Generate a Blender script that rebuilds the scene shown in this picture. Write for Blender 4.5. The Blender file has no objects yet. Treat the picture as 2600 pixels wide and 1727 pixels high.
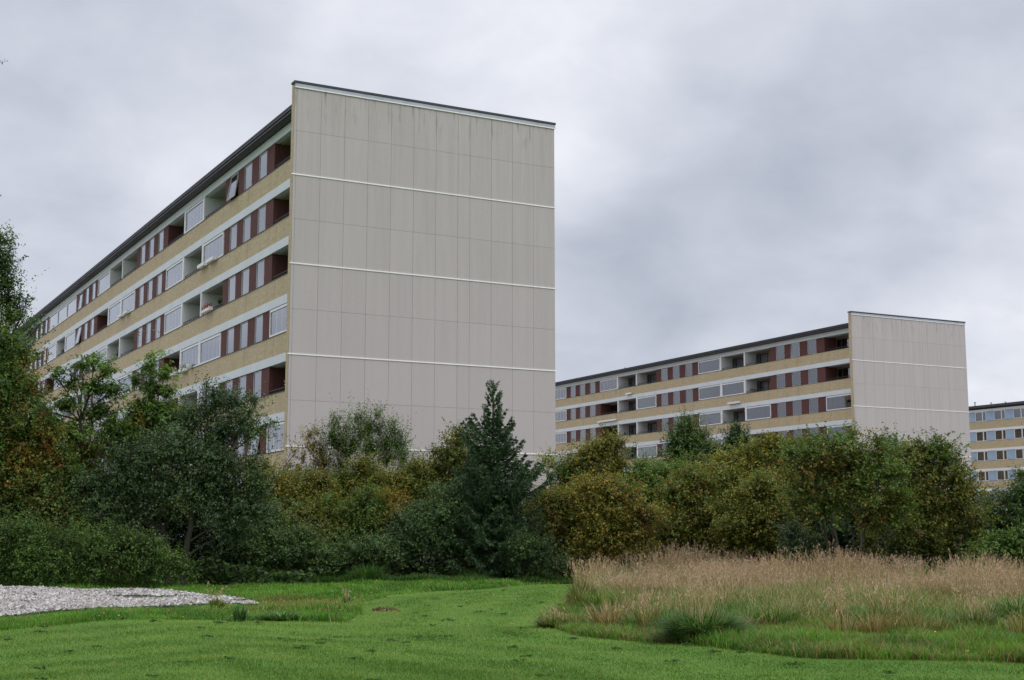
import bpy, math, random
import numpy as np
from mathutils import Vector, Matrix

# ------------------------------------------------------------------ camera, sky, sun, exposure
scn = bpy.context.scene
COL = scn.collection
PITCH = 0.1418
EYE = 1.6
F = 3465.28            # focal length in pixels of a 2600 px wide frame
CX, CY = 1300.0, 863.5
cam_d = bpy.data.cameras.new('camera')
cam_d.sensor_width = 36.0
cam_d.lens = 36.0 * F / 2600.0
cam_d.clip_end = 6000
cam = bpy.data.objects.new('camera', cam_d)
COL.objects.link(cam)
cam.location = (0, 0, EYE)
cam.rotation_euler = (math.pi / 2 + PITCH, 0, 0)
scn.camera = cam

SUN_EL, SUN_AZ = math.radians(52), math.radians(150)      # azimuth from +Y, clockwise
world = bpy.data.worlds.new('World')
scn.world = world
world.use_nodes = True
nt = world.node_tree
nt.nodes.clear()


class NT:
    """tiny node helper"""
    def __init__(s, tree):
        s.t = tree

    def n(s, typ, ins=None, **kw):
        nd = s.t.nodes.new(typ)
        for k, v in kw.items():
            setattr(nd, k, v)
        for k, v in (ins or {}).items():
            sock = nd.inputs[k]
            if isinstance(v, bpy.types.NodeSocket):
                s.t.links.new(v, sock)
            else:
                sock.default_value = v
        return nd

    def math(s, op, a, b=0.0, c=0.0, clamp=False):
        nd = s.n('ShaderNodeMath', {0: a, 1: b, 2: c}, operation=op)
        nd.use_clamp = clamp
        return nd.outputs[0]

    def mix(s, f, a, b, mode='MIX'):
        nd = s.n('ShaderNodeMix', {}, data_type='RGBA', blend_type=mode)
        for i, v in ((0, f), (6, a), (7, b)):
            if isinstance(v, bpy.types.NodeSocket):
                s.t.links.new(v, nd.inputs[i])
            else:
                nd.inputs[i].default_value = v
        return nd.outputs[2]

    def ramp(s, f, stops):
        nd = s.n('ShaderNodeValToRGB', {0: f})
        el = nd.color_ramp.elements
        while len(el) < len(stops):
            el.new(0.5)
        for e, (p, c) in zip(el, stops):
            e.position = p
            e.color = tuple(c) + (1,) if len(c) == 3 else c
        return nd.outputs[0]

    def noise(s, vec, scale, detail=4, rough=0.5, dist=0.0):
        nd = s.n('ShaderNodeTexNoise', {'Vector': vec, 'Scale': scale, 'Detail': detail,
                                        'Roughness': rough, 'Distortion': dist})
        return nd.outputs[0]

    def sep(s, v):
        return s.n('ShaderNodeSeparateXYZ', {0: v}).outputs

    def comb(s, x, y, z):
        return s.n('ShaderNodeCombineXYZ', {0: x, 1: y, 2: z}).outputs[0]


w = NT(nt)
sky = w.n('ShaderNodeTexSky', sky_type='NISHITA', sun_disc=False, sun_elevation=SUN_EL,
          sun_rotation=SUN_AZ, air_density=1.0, dust_density=2.0)
tc = w.n('ShaderNodeTexCoord').outputs['Generated']
d = w.sep(tc)
zc = w.math('MAXIMUM', d[2], 0.0)
den = w.math('ADD', zc, 0.45)
px = w.math('DIVIDE', d[0], den)
py = w.math('DIVIDE', d[1], den)
pv = w.comb(px, py, 0.0)
n1 = w.noise(pv, 1.5, 6, 0.5, 0.15)
n2 = w.noise(w.comb(w.math('ADD', px, 7.3), py, 3.1), 6.0, 6, 0.55, 0.2)
cl = w.math('ADD', w.math('MULTIPLY', n1, 0.68), w.math('MULTIPLY', n2, 0.32))


def blob(dx, dz, rad, amt):
    """one large soft brighter/darker part of the cloud deck, by direction"""
    v = Vector((dx, 1.0, dz)).normalized()
    dt = w.n('ShaderNodeVectorMath', {0: tc, 1: v}, operation='DOT_PRODUCT').outputs['Value']
    m = w.n('ShaderNodeMapRange', {0: dt, 1: math.cos(rad), 2: 1.0, 3: 0.0, 4: amt}, interpolation_type='SMOOTHSTEP')
    return m.outputs[0]


for b in ((0.03, 0.33, 0.11, 0.10), (-0.25, 0.24, 0.12, 0.04), (0.175, 0.195, 0.075, 0.05), (0.35, 0.10, 0.11, 0.11),
          (0.07, 0.155, 0.10, -0.09), (0.14, 0.245, 0.12, -0.075), (0.24, 0.23, 0.12, -0.05), (0.34, 0.36, 0.10, -0.05),
          (-0.36, 0.34, 0.12, -0.03), (-0.30, 0.15, 0.12, -0.05), (0.16, 0.12, 0.09, -0.05), (0.36, 0.25, 0.07, 0.02)):
    cl = w.math('ADD', cl, blob(*b))
ccol = w.ramp(cl, [(0.30, (0.43, 0.465, 0.55)), (0.41, (0.53, 0.562, 0.645)), (0.50, (0.635, 0.66, 0.74)),
                   (0.59, (0.75, 0.77, 0.84)), (0.70, (0.92, 0.93, 0.96))])
# an overcast deck is brighter towards the zenith
up = w.n('ShaderNodeMapRange', {0: d[2], 1: 0.36, 2: 0.95, 3: 1.0, 4: 2.3}, interpolation_type='SMOOTHSTEP').outputs[0]
bgc = w.n('ShaderNodeBackground', {0: ccol, 1: up})
bgs = w.n('ShaderNodeBackground', {0: sky.outputs[0], 1: 0.1})
mx = w.n('ShaderNodeMixShader', {0: 0.94, 1: bgs.outputs[0], 2: bgc.outputs[0]})
w.n('ShaderNodeOutputWorld', {0: mx.outputs[0]})

sun_d = bpy.data.lights.new('sun', 'SUN')
sun_d.energy = 0.9
sun_d.angle = math.radians(28)
sun_d.color = (1.0, 0.965, 0.92)
sun = bpy.data.objects.new('sun', sun_d)
COL.objects.link(sun)
sv = Vector((math.sin(SUN_AZ) * math.cos(SUN_EL), math.cos(SUN_AZ) * math.cos(SUN_EL), math.sin(SUN_EL)))
sun.rotation_euler = sv.to_track_quat('Z', 'Y').to_euler()

scn.view_settings.view_transform = 'Standard'
scn.view_settings.look = 'None'
scn.view_settings.exposure = 0.12
scn.view_settings.gamma = 1.0
scn.render.engine = 'CYCLES'
scn.cycles.max_bounces = 6
scn.cycles.diffuse_bounces = 3
scn.cycles.glossy_bounces = 3
scn.cycles.transparent_max_bounces = 8
scn.cycles.transmission_bounces = 3
scn.cycles.caustics_reflective = False
scn.cycles.caustics_refractive = False

# ------------------------------------------------------------------ helpers
rng = np.random.default_rng(7)
random.seed(7)


def at(px, py, D):
    """world point at depth D (metres north of the camera) for a place in the photograph (2361 px wide copy)"""
    x = (px * 1.1012 - CX) / F
    y = -(py * 1.1012 - CY) / F
    dy = math.cos(PITCH) - y * math.sin(PITCH)
    dz = math.sin(PITCH) + y * math.cos(PITCH)
    return Vector((x * D / dy, D, EYE + dz * D / dy))


def gnd(px, py):
    x = (px * 1.1012 - CX) / F
    y = -(py * 1.1012 - CY) / F
    dy = math.cos(PITCH) - y * math.sin(PITCH)
    dz = math.sin(PITCH) + y * math.cos(PITCH)
    t = -EYE / dz
    return (x * t, dy * t)


def tag(o, label=None, cat=None, group=None, kind=None):
    if label:
        o['label'] = label
    if cat:
        o['category'] = cat
    if group:
        o['group'] = group
    if kind:
        o['kind'] = kind
    return o


def empty(name, loc=(0, 0, 0), rz=0.0):
    o = bpy.data.objects.new(name, None)
    o.empty_display_size = 0.2
    o.location = loc
    o.rotation_euler = (0, 0, rz)
    COL.objects.link(o)
    return o


class MB:
    def __init__(s):
        s.v = []; s.f = []; s.m = []

    def box(s, x0, x1, y0, y1, z0, z1, mi=0):
        b = len(s.v)
        s.v += [(x0, y0, z0), (x1, y0, z0), (x1, y1, z0), (x0, y1, z0), (x0, y0, z1), (x1, y0, z1), (x1, y1, z1), (x0, y1, z1)]
        s.f += [(b, b + 3, b + 2, b + 1), (b + 4, b + 5, b + 6, b + 7), (b, b + 1, b + 5, b + 4), (b + 1, b + 2, b + 6, b + 5),
                (b + 2, b + 3, b + 7, b + 6), (b + 3, b, b + 4, b + 7)]
        s.m += [mi] * 6
        return s

    def poly(s, pts, mi=0):
        b = len(s.v)
        s.v += [tuple(p) for p in pts]
        s.f.append(tuple(range(b, b + len(pts))))
        s.m.append(mi)

    def tube(s, pts, rads, n=6, mi=0, cap=True):
        pts = [Vector(p) for p in pts]
        b = len(s.v)
        for i, p in enumerate(pts):
            t = (pts[min(i + 1, len(pts) - 1)] - pts[max(i - 1, 0)])
            if t.length < 1e-6:
                t = Vector((0, 0, 1))
            t.normalize()
            u = t.cross(Vector((0.31, 0.95, 0.05)))
            if u.length < 1e-3:
                u = t.cross(Vector((1, 0, 0)))
            u.normalize()
            q = t.cross(u)
            for k in range(n):
                a = 2 * math.pi * k / n
                s.v.append(tuple(p + (u * math.cos(a) + q * math.sin(a)) * rads[i]))
        for i in range(len(pts) - 1):
            for k in range(n):
                k2 = (k + 1) % n
                s.f.append((b + i * n + k, b + i * n + k2, b + (i + 1) * n + k2, b + (i + 1) * n + k))
                s.m.append(mi)
        if cap:
            s.f.append(tuple(b + k for k in range(n))[::-1]); s.m.append(mi)
            s.f.append(tuple(b + (len(pts) - 1) * n + k for k in range(n))); s.m.append(mi)

    def lathe(s, prof, n=12, mi=0, c=(0, 0, 0)):
        b = len(s.v)
        for r, z in prof:
            for k in range(n):
                a = 2 * math.pi * k / n
                s.v.append((c[0] + r * math.cos(a), c[1] + r * math.sin(a), c[2] + z))
        for i in range(len(prof) - 1):
            for k in range(n):
                k2 = (k + 1) % n
                s.f.append((b + i * n + k, b + i * n + k2, b + (i + 1) * n + k2, b + (i + 1) * n + k)); s.m.append(mi)
        s.f.append(tuple(b + k for k in range(n))[::-1]); s.m.append(mi)
        s.f.append(tuple(b + (len(prof) - 1) * n + k for k in range(n))); s.m.append(mi)

    def mesh(s, name, mats):
        me = bpy.data.meshes.new(name)
        me.from_pydata(s.v, [], s.f)
        for m in (mats if isinstance(mats, (list, tuple)) else [mats]):
            me.materials.append(m)
        if max(s.m, default=0) > 0:
            me.polygons.foreach_set('material_index', s.m)
        me.update()
        return me

    def build(s, name, mats, parent=None, loc=None, rot=None):
        return put(name, s.mesh(name, mats), parent, loc, rot)


def put(name, me, parent=None, loc=None, rot=None):
    o = bpy.data.objects.new(name, me)
    COL.objects.link(o)
    if parent is not None:
        o.parent = parent
    if loc is not None:
        o.location = loc
    if rot is not None:
        o.rotation_euler = rot
    return o


def np_mesh(name, verts, k, mat, cols=None, smooth=False):
    """verts (n*k,3) -> n separate k-gons; cols (n,3) base colour for each"""
    n = len(verts) // k
    me = bpy.data.meshes.new(name)
    me.vertices.add(n * k)
    me.vertices.foreach_set('co', np.ascontiguousarray(verts, dtype=np.float32).ravel())
    me.loops.add(n * k)
    me.loops.foreach_set('vertex_index', np.arange(n * k, dtype=np.int32))
    me.polygons.add(n)
    me.polygons.foreach_set('loop_start', np.arange(0, n * k, k, dtype=np.int32))
    me.update(calc_edges=True)
    if cols is not None:
        a = me.color_attributes.new('Col', 'FLOAT_COLOR', 'POINT')
        c = np.ones((n * k, 4), dtype=np.float32)
        c[:, :3] = np.repeat(cols, k, axis=0) if len(cols) == n else cols
        a.data.foreach_set('color', c.ravel())
    me.materials.append(mat)
    return me


def nrm(v):
    return v / np.maximum(np.linalg.norm(v, axis=1, keepdims=True), 1e-9)


def s2l(c):
    return tuple(((x / 255.0) / 12.92 if x / 255.0 <= 0.04045 else ((x / 255.0 + 0.055) / 1.055) ** 2.4) for x in c)


# ------------------------------------------------------------------ materials
def mat(name):
    m = bpy.data.materials.new(name)
    m.use_nodes = True
    t = m.node_tree
    t.nodes.clear()
    return m, NT(t)


def finish(h, shader):
    h.n('ShaderNodeOutputMaterial', {0: shader})


def simple(name, col, rough=0.6, metal=0.0, var=0.12, scale=3.0, spec=0.5, bump=0.0):
    m, h = mat(name)
    oc = h.n('ShaderNodeTexCoord').outputs['Object']
    nz = h.noise(oc, scale, 5, 0.6)
    f = h.n('ShaderNodeMapRange', {0: nz, 1: 0.25, 2: 0.75, 3: 1 - var, 4: 1 + var}).outputs[0]
    c = h.n('ShaderNodeVectorMath', {0: tuple(col), 3: f}, operation='SCALE').outputs[0]
    ins = {'Base Color': c, 'Roughness': rough, 'Metallic': metal, 'Specular IOR Level': spec}
    if bump:
        ins['Normal'] = h.n('ShaderNodeBump', {'Strength': bump, 'Distance': 0.02, 'Height': h.noise(oc, scale * 12, 4)}).outputs[0]
    finish(h, h.n('ShaderNodeBsdfPrincipled', ins).outputs[0])
    return m


def leafmat(name, transl=0.3, rough=0.55, spec=0.25):
    m, h = mat(name)
    at_ = h.n('ShaderNodeAttribute', attribute_name='Col').outputs['Color']
    p = h.n('ShaderNodeBsdfPrincipled', {'Base Color': at_, 'Roughness': rough, 'Specular IOR Level': spec})
    tcol = h.mix(1.0, at_, (1.2, 1.25, 0.6, 1), 'MULTIPLY')
    tr = h.n('ShaderNodeBsdfTranslucent', {0: tcol})
    finish(h, h.n('ShaderNodeMixShader', {0: transl, 1: p.outputs[0], 2: tr.outputs[0]}).outputs[0])
    return m


def brick_mat(name, tint=1.0):
    m, h = mat(name)
    oc = h.n('ShaderNodeTexCoord').outputs['Object']
    s = h.sep(oc)
    v = h.comb(h.math('ADD', s[1], h.math('MULTIPLY', s[0], 1.0)), s[2], 0.0)
    b = h.n('ShaderNodeTexBrick', {'Vector': v, 'Color1': (0.58 * tint, 0.470 * tint, 0.295 * tint, 1), 'Color2': (0.47 * tint, 0.37 * tint, 0.21 * tint, 1),
                                   'Mortar': (0.42, 0.35, 0.24, 1), 'Scale': 1.0, 'Mortar Size': 0.009, 'Mortar Smooth': 0.2,
                                   'Bias': -0.1, 'Brick Width': 0.24, 'Row Height': 0.075})
    big = h.noise(oc, 0.6, 5, 0.6)
    c = h.mix(h.n('ShaderNodeMapRange', {0: big, 1: 0.35, 2: 0.7, 3: 0.0, 4: 0.30}).outputs[0], b.outputs[0], (0.40, 0.30, 0.165, 1))
    # patches of lighter, newer bricks
    pn = h.noise(h.comb(h.math('MULTIPLY', s[1], 1.3), h.math('MULTIPLY', s[2], 5.0), 0.0), 1.2, 3, 0.6)
    c = h.mix(h.n('ShaderNodeMapRange', {0: pn, 1: 0.55, 2: 0.7, 3: 0.0, 4: 0.35}).outputs[0], c, (0.72, 0.60, 0.38, 1))
    # run-off streaks with a shape of their own
    st = h.noise(h.comb(h.math('MULTIPLY', s[1], 2.2), h.math('MULTIPLY', s[2], 0.35), s[0]), 1.0, 6, 0.65)
    c = h.mix(h.n('ShaderNodeMapRange', {0: st, 1: 0.56, 2: 0.74, 3: 0.0, 4: 0.5}).outputs[0], c, (0.17, 0.135, 0.075, 1))
    bp = h.n('ShaderNodeBump', {'Strength': 0.4, 'Distance': 0.01, 'Height': b.outputs['Fac']})
    bp.invert = True
    finish(h, h.n('ShaderNodeBsdfPrincipled', {'Base Color': c, 'Roughness': 0.85, 'Normal': bp.outputs[0]}).outputs[0])
    return m


def panel_mat(name):
    m, h = mat(name)
    oc = h.n('ShaderNodeTexCoord').outputs['Object']
    s = h.sep(oc)
    col = h.n('ShaderNodeAttribute', attribute_name='Col').outputs['Color']
    fine = h.noise(oc, 26.0, 3, 0.7)
    mid = h.noise(oc, 5.0, 5, 0.65)
    c = h.mix(h.n('ShaderNodeMapRange', {0: fine, 1: 0.3, 2: 0.7, 3: 0.0, 4: 0.30}).outputs[0], col, (0.30, 0.285, 0.27, 1))
    c = h.mix(h.n('ShaderNodeMapRange', {0: mid, 1: 0.35, 2: 0.7, 3: 0.0, 4: 0.16}).outputs[0], c, (0.58, 0.53, 0.51, 1))
    # rain streaks running down from the coping and from each white strip
    st = h.noise(h.comb(h.math('MULTIPLY', s[0], 3.0), 0.0, h.math('MULTIPLY', s[2], 0.16)), 1.0, 7, 0.62)
    top = h.n('ShaderNodeMapRange', {0: s[2], 1: 8.0, 2: 22.3, 3: 0.22, 4: 1.0}).outputs[0]
    stf = h.math('MULTIPLY', h.n('ShaderNodeMapRange', {0: st, 1: 0.40, 2: 0.75, 3: 0.0, 4: 0.38}).outputs[0], top)
    c = h.mix(stf, c, (0.29, 0.272, 0.252, 1))
    st2 = h.noise(h.comb(h.math('MULTIPLY', s[0], 5.5), 4.0, h.math('MULTIPLY', s[2], 0.5)), 1.0, 6, 0.6)
    edge = h.n('ShaderNodeMapRange', {0: s[2], 1: 20.6, 2: 22.4, 3: 0.0, 4: 1.0}).outputs[0]
    sf2 = h.math('MULTIPLY', h.n('ShaderNodeMapRange', {0: st2, 1: 0.55, 2: 0.66, 3: 0.0, 4: 0.75}).outputs[0], edge)
    c = h.mix(sf2, c, (0.13, 0.135, 0.11, 1))
    bp = h.n('ShaderNodeBump', {'Strength': 0.35, 'Distance': 0.01, 'Height': fine})
    finish(h, h.n('ShaderNodeBsdfPrincipled', {'Base Color': c, 'Roughness': 0.9, 'Normal': bp.outputs[0]}).outputs[0])
    return m


def glass_mat(name):
    m, h = mat(name)
    oc = h.n('ShaderNodeTexCoord').outputs['Object']
    fr = h.n('ShaderNodeFresnel', {'IOR': 1.85}).outputs[0]
    fr = h.math('ADD', h.math('MULTIPLY', fr, 1.35), 0.08, clamp=True)
    g = h.n('ShaderNodeBsdfGlossy', {'Color': (0.92, 0.95, 1.0, 1), 'Roughness': 0.02})
    t = h.n('ShaderNodeBsdfTransparent', {'Color': (0.99, 1.0, 1.0, 1)})
    finish(h, h.n('ShaderNodeMixShader', {0: fr, 1: t.outputs[0], 2: g.outputs[0]}).outputs[0])
    return m


def curtain_mat(name, col):
    m, h = mat(name)
    s = h.sep(h.n('ShaderNodeTexCoord').outputs['Object'])
    wv = h.noise(h.comb(h.math('MULTIPLY', s[1], 4.5), 0.0, h.math('MULTIPLY', s[2], 0.5)), 1.0, 3)
    f = h.n('ShaderNodeMapRange', {0: wv, 1: 0.3, 2: 0.7, 3: 0.8, 4: 1.05}).outputs[0]
    c = h.n('ShaderNodeVectorMath', {0: tuple(col), 3: f}, operation='SCALE').outputs[0]
    p = h.n('ShaderNodeBsdfPrincipled', {'Base Color': c, 'Roughness': 0.9})
    finish(h, p.outputs[0])
    return m


M = {}
M['brick'] = brick_mat('yellow_brick')
M['panel'] = panel_mat('concrete_panel')
M['joint'] = simple('dark_joint', (0.33, 0.305, 0.285), 0.9)
M['trim'] = simple('white_trim', (0.90, 0.89, 0.86), 0.5, var=0.08, scale=2.0)
M['zinc'] = simple('grey_zinc', (0.42, 0.45, 0.50), 0.45, 0.3, var=0.2, scale=1.5)
M['roofing'] = simple('dark_roofing_felt', (0.055, 0.055, 0.062), 0.75, var=0.35, scale=1.2, bump=0.2)
M['roofgrey'] = simple('worn_eave_metal', (0.040, 0.041, 0.048), 0.6, var=0.4, scale=0.8)
M['band'] = simple('pale_blue_grey_board', (0.66, 0.70, 0.71), 0.6, var=0.07, scale=0.7)
M['brown'] = simple('red_brown_board', (0.118, 0.052, 0.046), 0.8, var=0.10, scale=1.0, spec=0.2)
M['white'] = simple('white_paint', (0.78, 0.78, 0.78), 0.45, var=0.05)
M['part'] = simple('pale_partition_render', (0.90, 0.84, 0.82), 0.8, var=0.08, scale=1.2)
M['frame'] = simple('pale_window_frame', (0.60, 0.62, 0.62), 0.5)
M['dark'] = simple('dark_metal', (0.03, 0.028, 0.028), 0.5)
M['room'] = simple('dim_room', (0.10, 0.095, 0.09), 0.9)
M['soffit'] = simple('balcony_soffit', (0.40, 0.39, 0.36), 0.9)
M['floor'] = simple('floor_concrete', (0.25, 0.25, 0.24), 0.9)
M['backwall'] = simple('balcony_back_wall', (0.24, 0.205, 0.195), 0.8)
M['glass'] = glass_mat('window_glass')
M['blue'] = simple('sky_blue_panel', (0.32, 0.42, 0.54), 0.45, var=0.12, scale=1.5)
M['cur_w'] = curtain_mat('white_net_curtain', (0.92, 0.95, 0.95))
M['cur_g'] = curtain_mat('grey_curtain', (0.56, 0.60, 0.66))
M['cur_d'] = curtain_mat('dark_curtain', (0.10, 0.11, 0.13))
M['bark'] = simple('bark', (0.060, 0.050, 0.038), 0.9, var=0.35, scale=6, bump=0.5)
M['bark_d'] = simple('dark_bark', (0.035, 0.030, 0.022), 0.9, var=0.35, scale=6, bump=0.5)
M['leaf'] = leafmat('leaves', 0.38)
M['leafdark'] = leafmat('dark_glossy_leaves', 0.25, 0.5, 0.28)
M['needle'] = leafmat('needles', 0.08, 0.5, 0.4)
M['blade'] = leafmat('grass_blades', 0.35, 0.6, 0.25)
M['straw'] = leafmat('dry_stems', 0.3, 0.75, 0.15)
M['petal'] = leafmat('petals', 0.3, 0.6, 0.2)

# ------------------------------------------------------------------ the two long slab blocks
WID, ZT, ZB, REC = 14.07, 22.69, 21.30, 0.55
BAND, OPEN, ST = 0.42, 1.38, 2.80
LEN = 99.3
NB = 5
BS = [4.45 + 20.6 * k for k in range(NB)]
WOFF = [(1.2, 2.5), (3.65, 4.95), (6.0, 7.3)]
PANEL_H = 2.105
DEEP = 2.05


def loggias():
    out = [(0.38, 4.45, 'gable', 1)]
    i = 2
    for k in range(NB):
        e = BS[k] + 8.3
        if k < NB - 1:
            n = BS[k + 1]
            wd = (n - e) / 3
            for j in range(3):
                out.append((e + wd * j, e + wd * (j + 1), ('first', 'middle', 'last')[j], i))
                i += 1
        else:
            out.append((e, LEN - 0.38, 'end', i))
    return out


LOG = loggias()


def ztop(r):          # top of the opening of storey r (1 = top floor)
    return ZB - BAND - ST * (r - 1)


def zsill(r):
    return ztop(r) - OPEN


# shared meshes, local origin at the sill, s = 0 at the low-y end of the bay
def mk_shared():
    S = {}
    wd = 1.3
    f = MB()
    t = 0.035
    f.box(0, .07, 0.003, t, 0, OPEN - .032); f.box(0, .07, wd - t, wd - .003, 0, OPEN - .032)
    f.box(0.002, .068, t, wd - t, 0, t); f.box(0.002, .068, t, wd - t, OPEN - .032 - t, OPEN - .032)
    S['win'] = f.mesh('window', M['frame'])
    g = MB(); g.box(.03, .04, t, wd - t, t, OPEN - t)
    S['winpane'] = g.mesh('pane', M['glass'])

    def curtain(y0, y1, z0, z1, m, nm, x=.10, amp=.003):
        c = MB()
        n = max(4, int((y1 - y0) / .15))
        pts = [(x + amp * math.sin(i * 1.9) + random.uniform(-.006, .006), y0 + (y1 - y0) * i / n) for i in range(n + 1)]
        for i in range(n):
            a, b = pts[i], pts[i + 1]
            c.poly([(a[0], a[1], z0), (b[0], b[1], z0), (b[0], b[1], z1), (a[0], a[1], z1)])
            c.poly([(a[0] + .01, a[1], z0), (a[0] + .01, a[1], z1), (b[0] + .01, b[1], z1), (b[0] + .01, b[1], z0)])
        return c.mesh(nm, m)

    S['cur'] = [curtain(.04, 1.26, .03, 1.36, M['cur_w'], 'curtain'),
                curtain(.04, .55, .03, 1.36, M['cur_w'], 'curtain'),
                curtain(.04, 1.26, .60, 1.36, M['cur_w'], 'curtain'),
                curtain(.04, 1.26, .03, 1.36, M['cur_g'], 'curtain'),
                curtain(.70, 1.26, .03, 1.36, M['cur_g'], 'curtain'),
                None]
    # brown posts of one three-window block
    b = MB()
    edges = [0] + [e for p in WOFF for e in p] + [8.3]
    hd = OPEN - .03
    out_ = [(0, OPEN)]
    for i in range(0, 8, 2):
        out_ += [(edges[i], 0.0), (edges[i + 1], 0.0)]
        if i < 6:
            out_ += [(edges[i + 1], hd), (edges[i + 2], hd)]
    out_.append((8.3, OPEN))
    n_ = len(out_)
    b.v = [(.03, y_, z_) for y_, z_ in out_] + [(.26, y_, z_) for y_, z_ in out_]
    b.f = [tuple(range(n_)), tuple(range(2 * n_ - 1, n_ - 1, -1))]
    b.f += [(i, i + n_, (i + 1) % n_ + n_, (i + 1) % n_) for i in range(n_)]
    b.m = [0] * len(b.f)
    # vertical joints in the boards
    S['posts'] = b.mesh('brown_boarding', M['brown'])
    p2 = MB(); p2.box(0.02, .26, 0, 8.3, 0, OPEN)
    S['solid'] = p2.mesh('brown_boarding', M['brown'])
    lw = (20.6 - 8.3) / 3
    S['lw'] = lw
    for kind, (y0, y1) in {'gable': (0.38, 4.45), 'first': (0, lw), 'middle': (0, lw), 'last': (0, lw), 'end': (0, 4.17)}.items():
        wl = y1 - y0
        a = MB()
        D2 = DEEP - REC
        a.box(D2 - .06, D2, 0.0, wl, -1.0, OPEN, 1)              # back wall
        lo = 0 if kind in ('first', 'end') else 2
        hi = 0 if kind in ('last', 'gable') else 2
        a.box(.27, D2 - .06, wl - .04, wl, -1.0, OPEN, hi)       # far side
        a.box(.27, D2 - .06, 0, .04, -1.0, OPEN, lo)
        a.box(.31, D2 - .06, .04, wl - .04, OPEN - .03, OPEN, 3)  # soffit
        S['log_' + kind] = a.mesh('balcony', [M['brown'], M['backwall'], M['part'], M['soffit']])
        # door and window set in the back wall
        dr = MB()
        x = D2 - .11
        c0, c1 = (wl * .52, wl * .80)
        dr.box(x, x + .04, c0, c0 + .07, -.95, 1.2); dr.box(x, x + .04, c1 - .07, c1, -.95, 1.2)
        dr.box(x + .001, x + .039, c0 + .07, c1 - .07, 1.12, 1.2); dr.box(x + .001, x + .039, c0 + .07, c1 - .07, -.95, -.85)
        dr.box(x + .02, x + .03, c0 + .07, c1 - .07, -.85, 1.12, 1)
        S['door_' + kind] = dr.mesh('balcony_door', [M['dark'], M['glass']])
        wn = MB()
        c0, c1 = (wl * .80 + .06, wl - .14)
        wn.box(x, x + .04, c0, c0 + .07, -.2, 1.2); wn.box(x, x + .04, c1 - .07, c1, -.2, 1.2)
        wn.box(x + .001, x + .039, c0 + .07, c1 - .07, 1.12, 1.2); wn.box(x + .001, x + .039, c0 + .07, c1 - .07, -.2, -.1)
        wn.box(x + .02, x + .03, c0 + .07, c1 - .07, -.1, 1.12, 1)
        S['bwin_' + kind] = wn.mesh('balcony_window', [M['dark'], M['glass']])
        rl = MB()
        g0 = .12 if kind in ('middle', 'last') else .02
        g1 = wl - (.12 if kind in ('first', 'middle') else .02)
        rl.box(.06, .10, g0, g1, .16, .19)
        yy = g0 + .05
        while yy < g1:
            rl.box(.07, .09, yy, yy + .02, 0.0, .16)
            yy += .42
        S['rail_' + kind] = rl.mesh('railing', M['dark'])
        fr = MB()
        t = .085
        q0, q1 = g0, g1
        fr.box(0, .09, q0, q0 + t, 0, OPEN - .05); fr.box(0, .09, q1 - t, q1, 0, OPEN - .05)
        fr.box(.002, .088, q0 + t, q1 - t, 0, t); fr.box(.002, .088, q0 + t, q1 - t, OPEN - .05 - t * 1.3, OPEN - .05)
        S['gfr_' + kind] = fr.mesh('glazing_frame', M['white'])
        gl = MB()
        n = 5
        for i in range(n):
            a0 = q0 + t + (q1 - q0 - 2 * t) * i / n
            a1 = q0 + t + (q1 - q0 - 2 * t) * (i + 1) / n
            gl.box(.045, .053, a0 + .006, a1 - .006, t, OPEN - .05 - t * 1.3)
        S['gpn_' + kind] = gl.mesh('pane', M['glass'])
        S['gcur_' + kind] = [curtain(q0 + .1, q1 - .1, .08, 1.2, M['cur_g'], 'curtain', .22, .012),
                             curtain(q0 + .1, q0 + (q1 - q0) * .55, .08, 1.2, M['cur_w'], 'curtain', .22, .012),
                             curtain(q0 + (q1 - q0) * .35, q1 - .1, .08, 1.2, M['cur_g'], 'curtain', .24, .012),
                             curtain(q0 + .1, q1 - .1, .08, 1.2, M['cur_w'], 'curtain', .24, .012),
                             curtain(q0 + (q1 - q0) * .2, q0 + (q1 - q0) * .6, .5, 1.2, M['cur_w'], 'curtain', .24, .012),
                             None]
    return S


SH = mk_shared()
POSTM = MB().box(-.03, DEEP - REC - .002, -.1, .1, 0.003, OPEN - .003).mesh('partition', M['white'])


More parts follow.
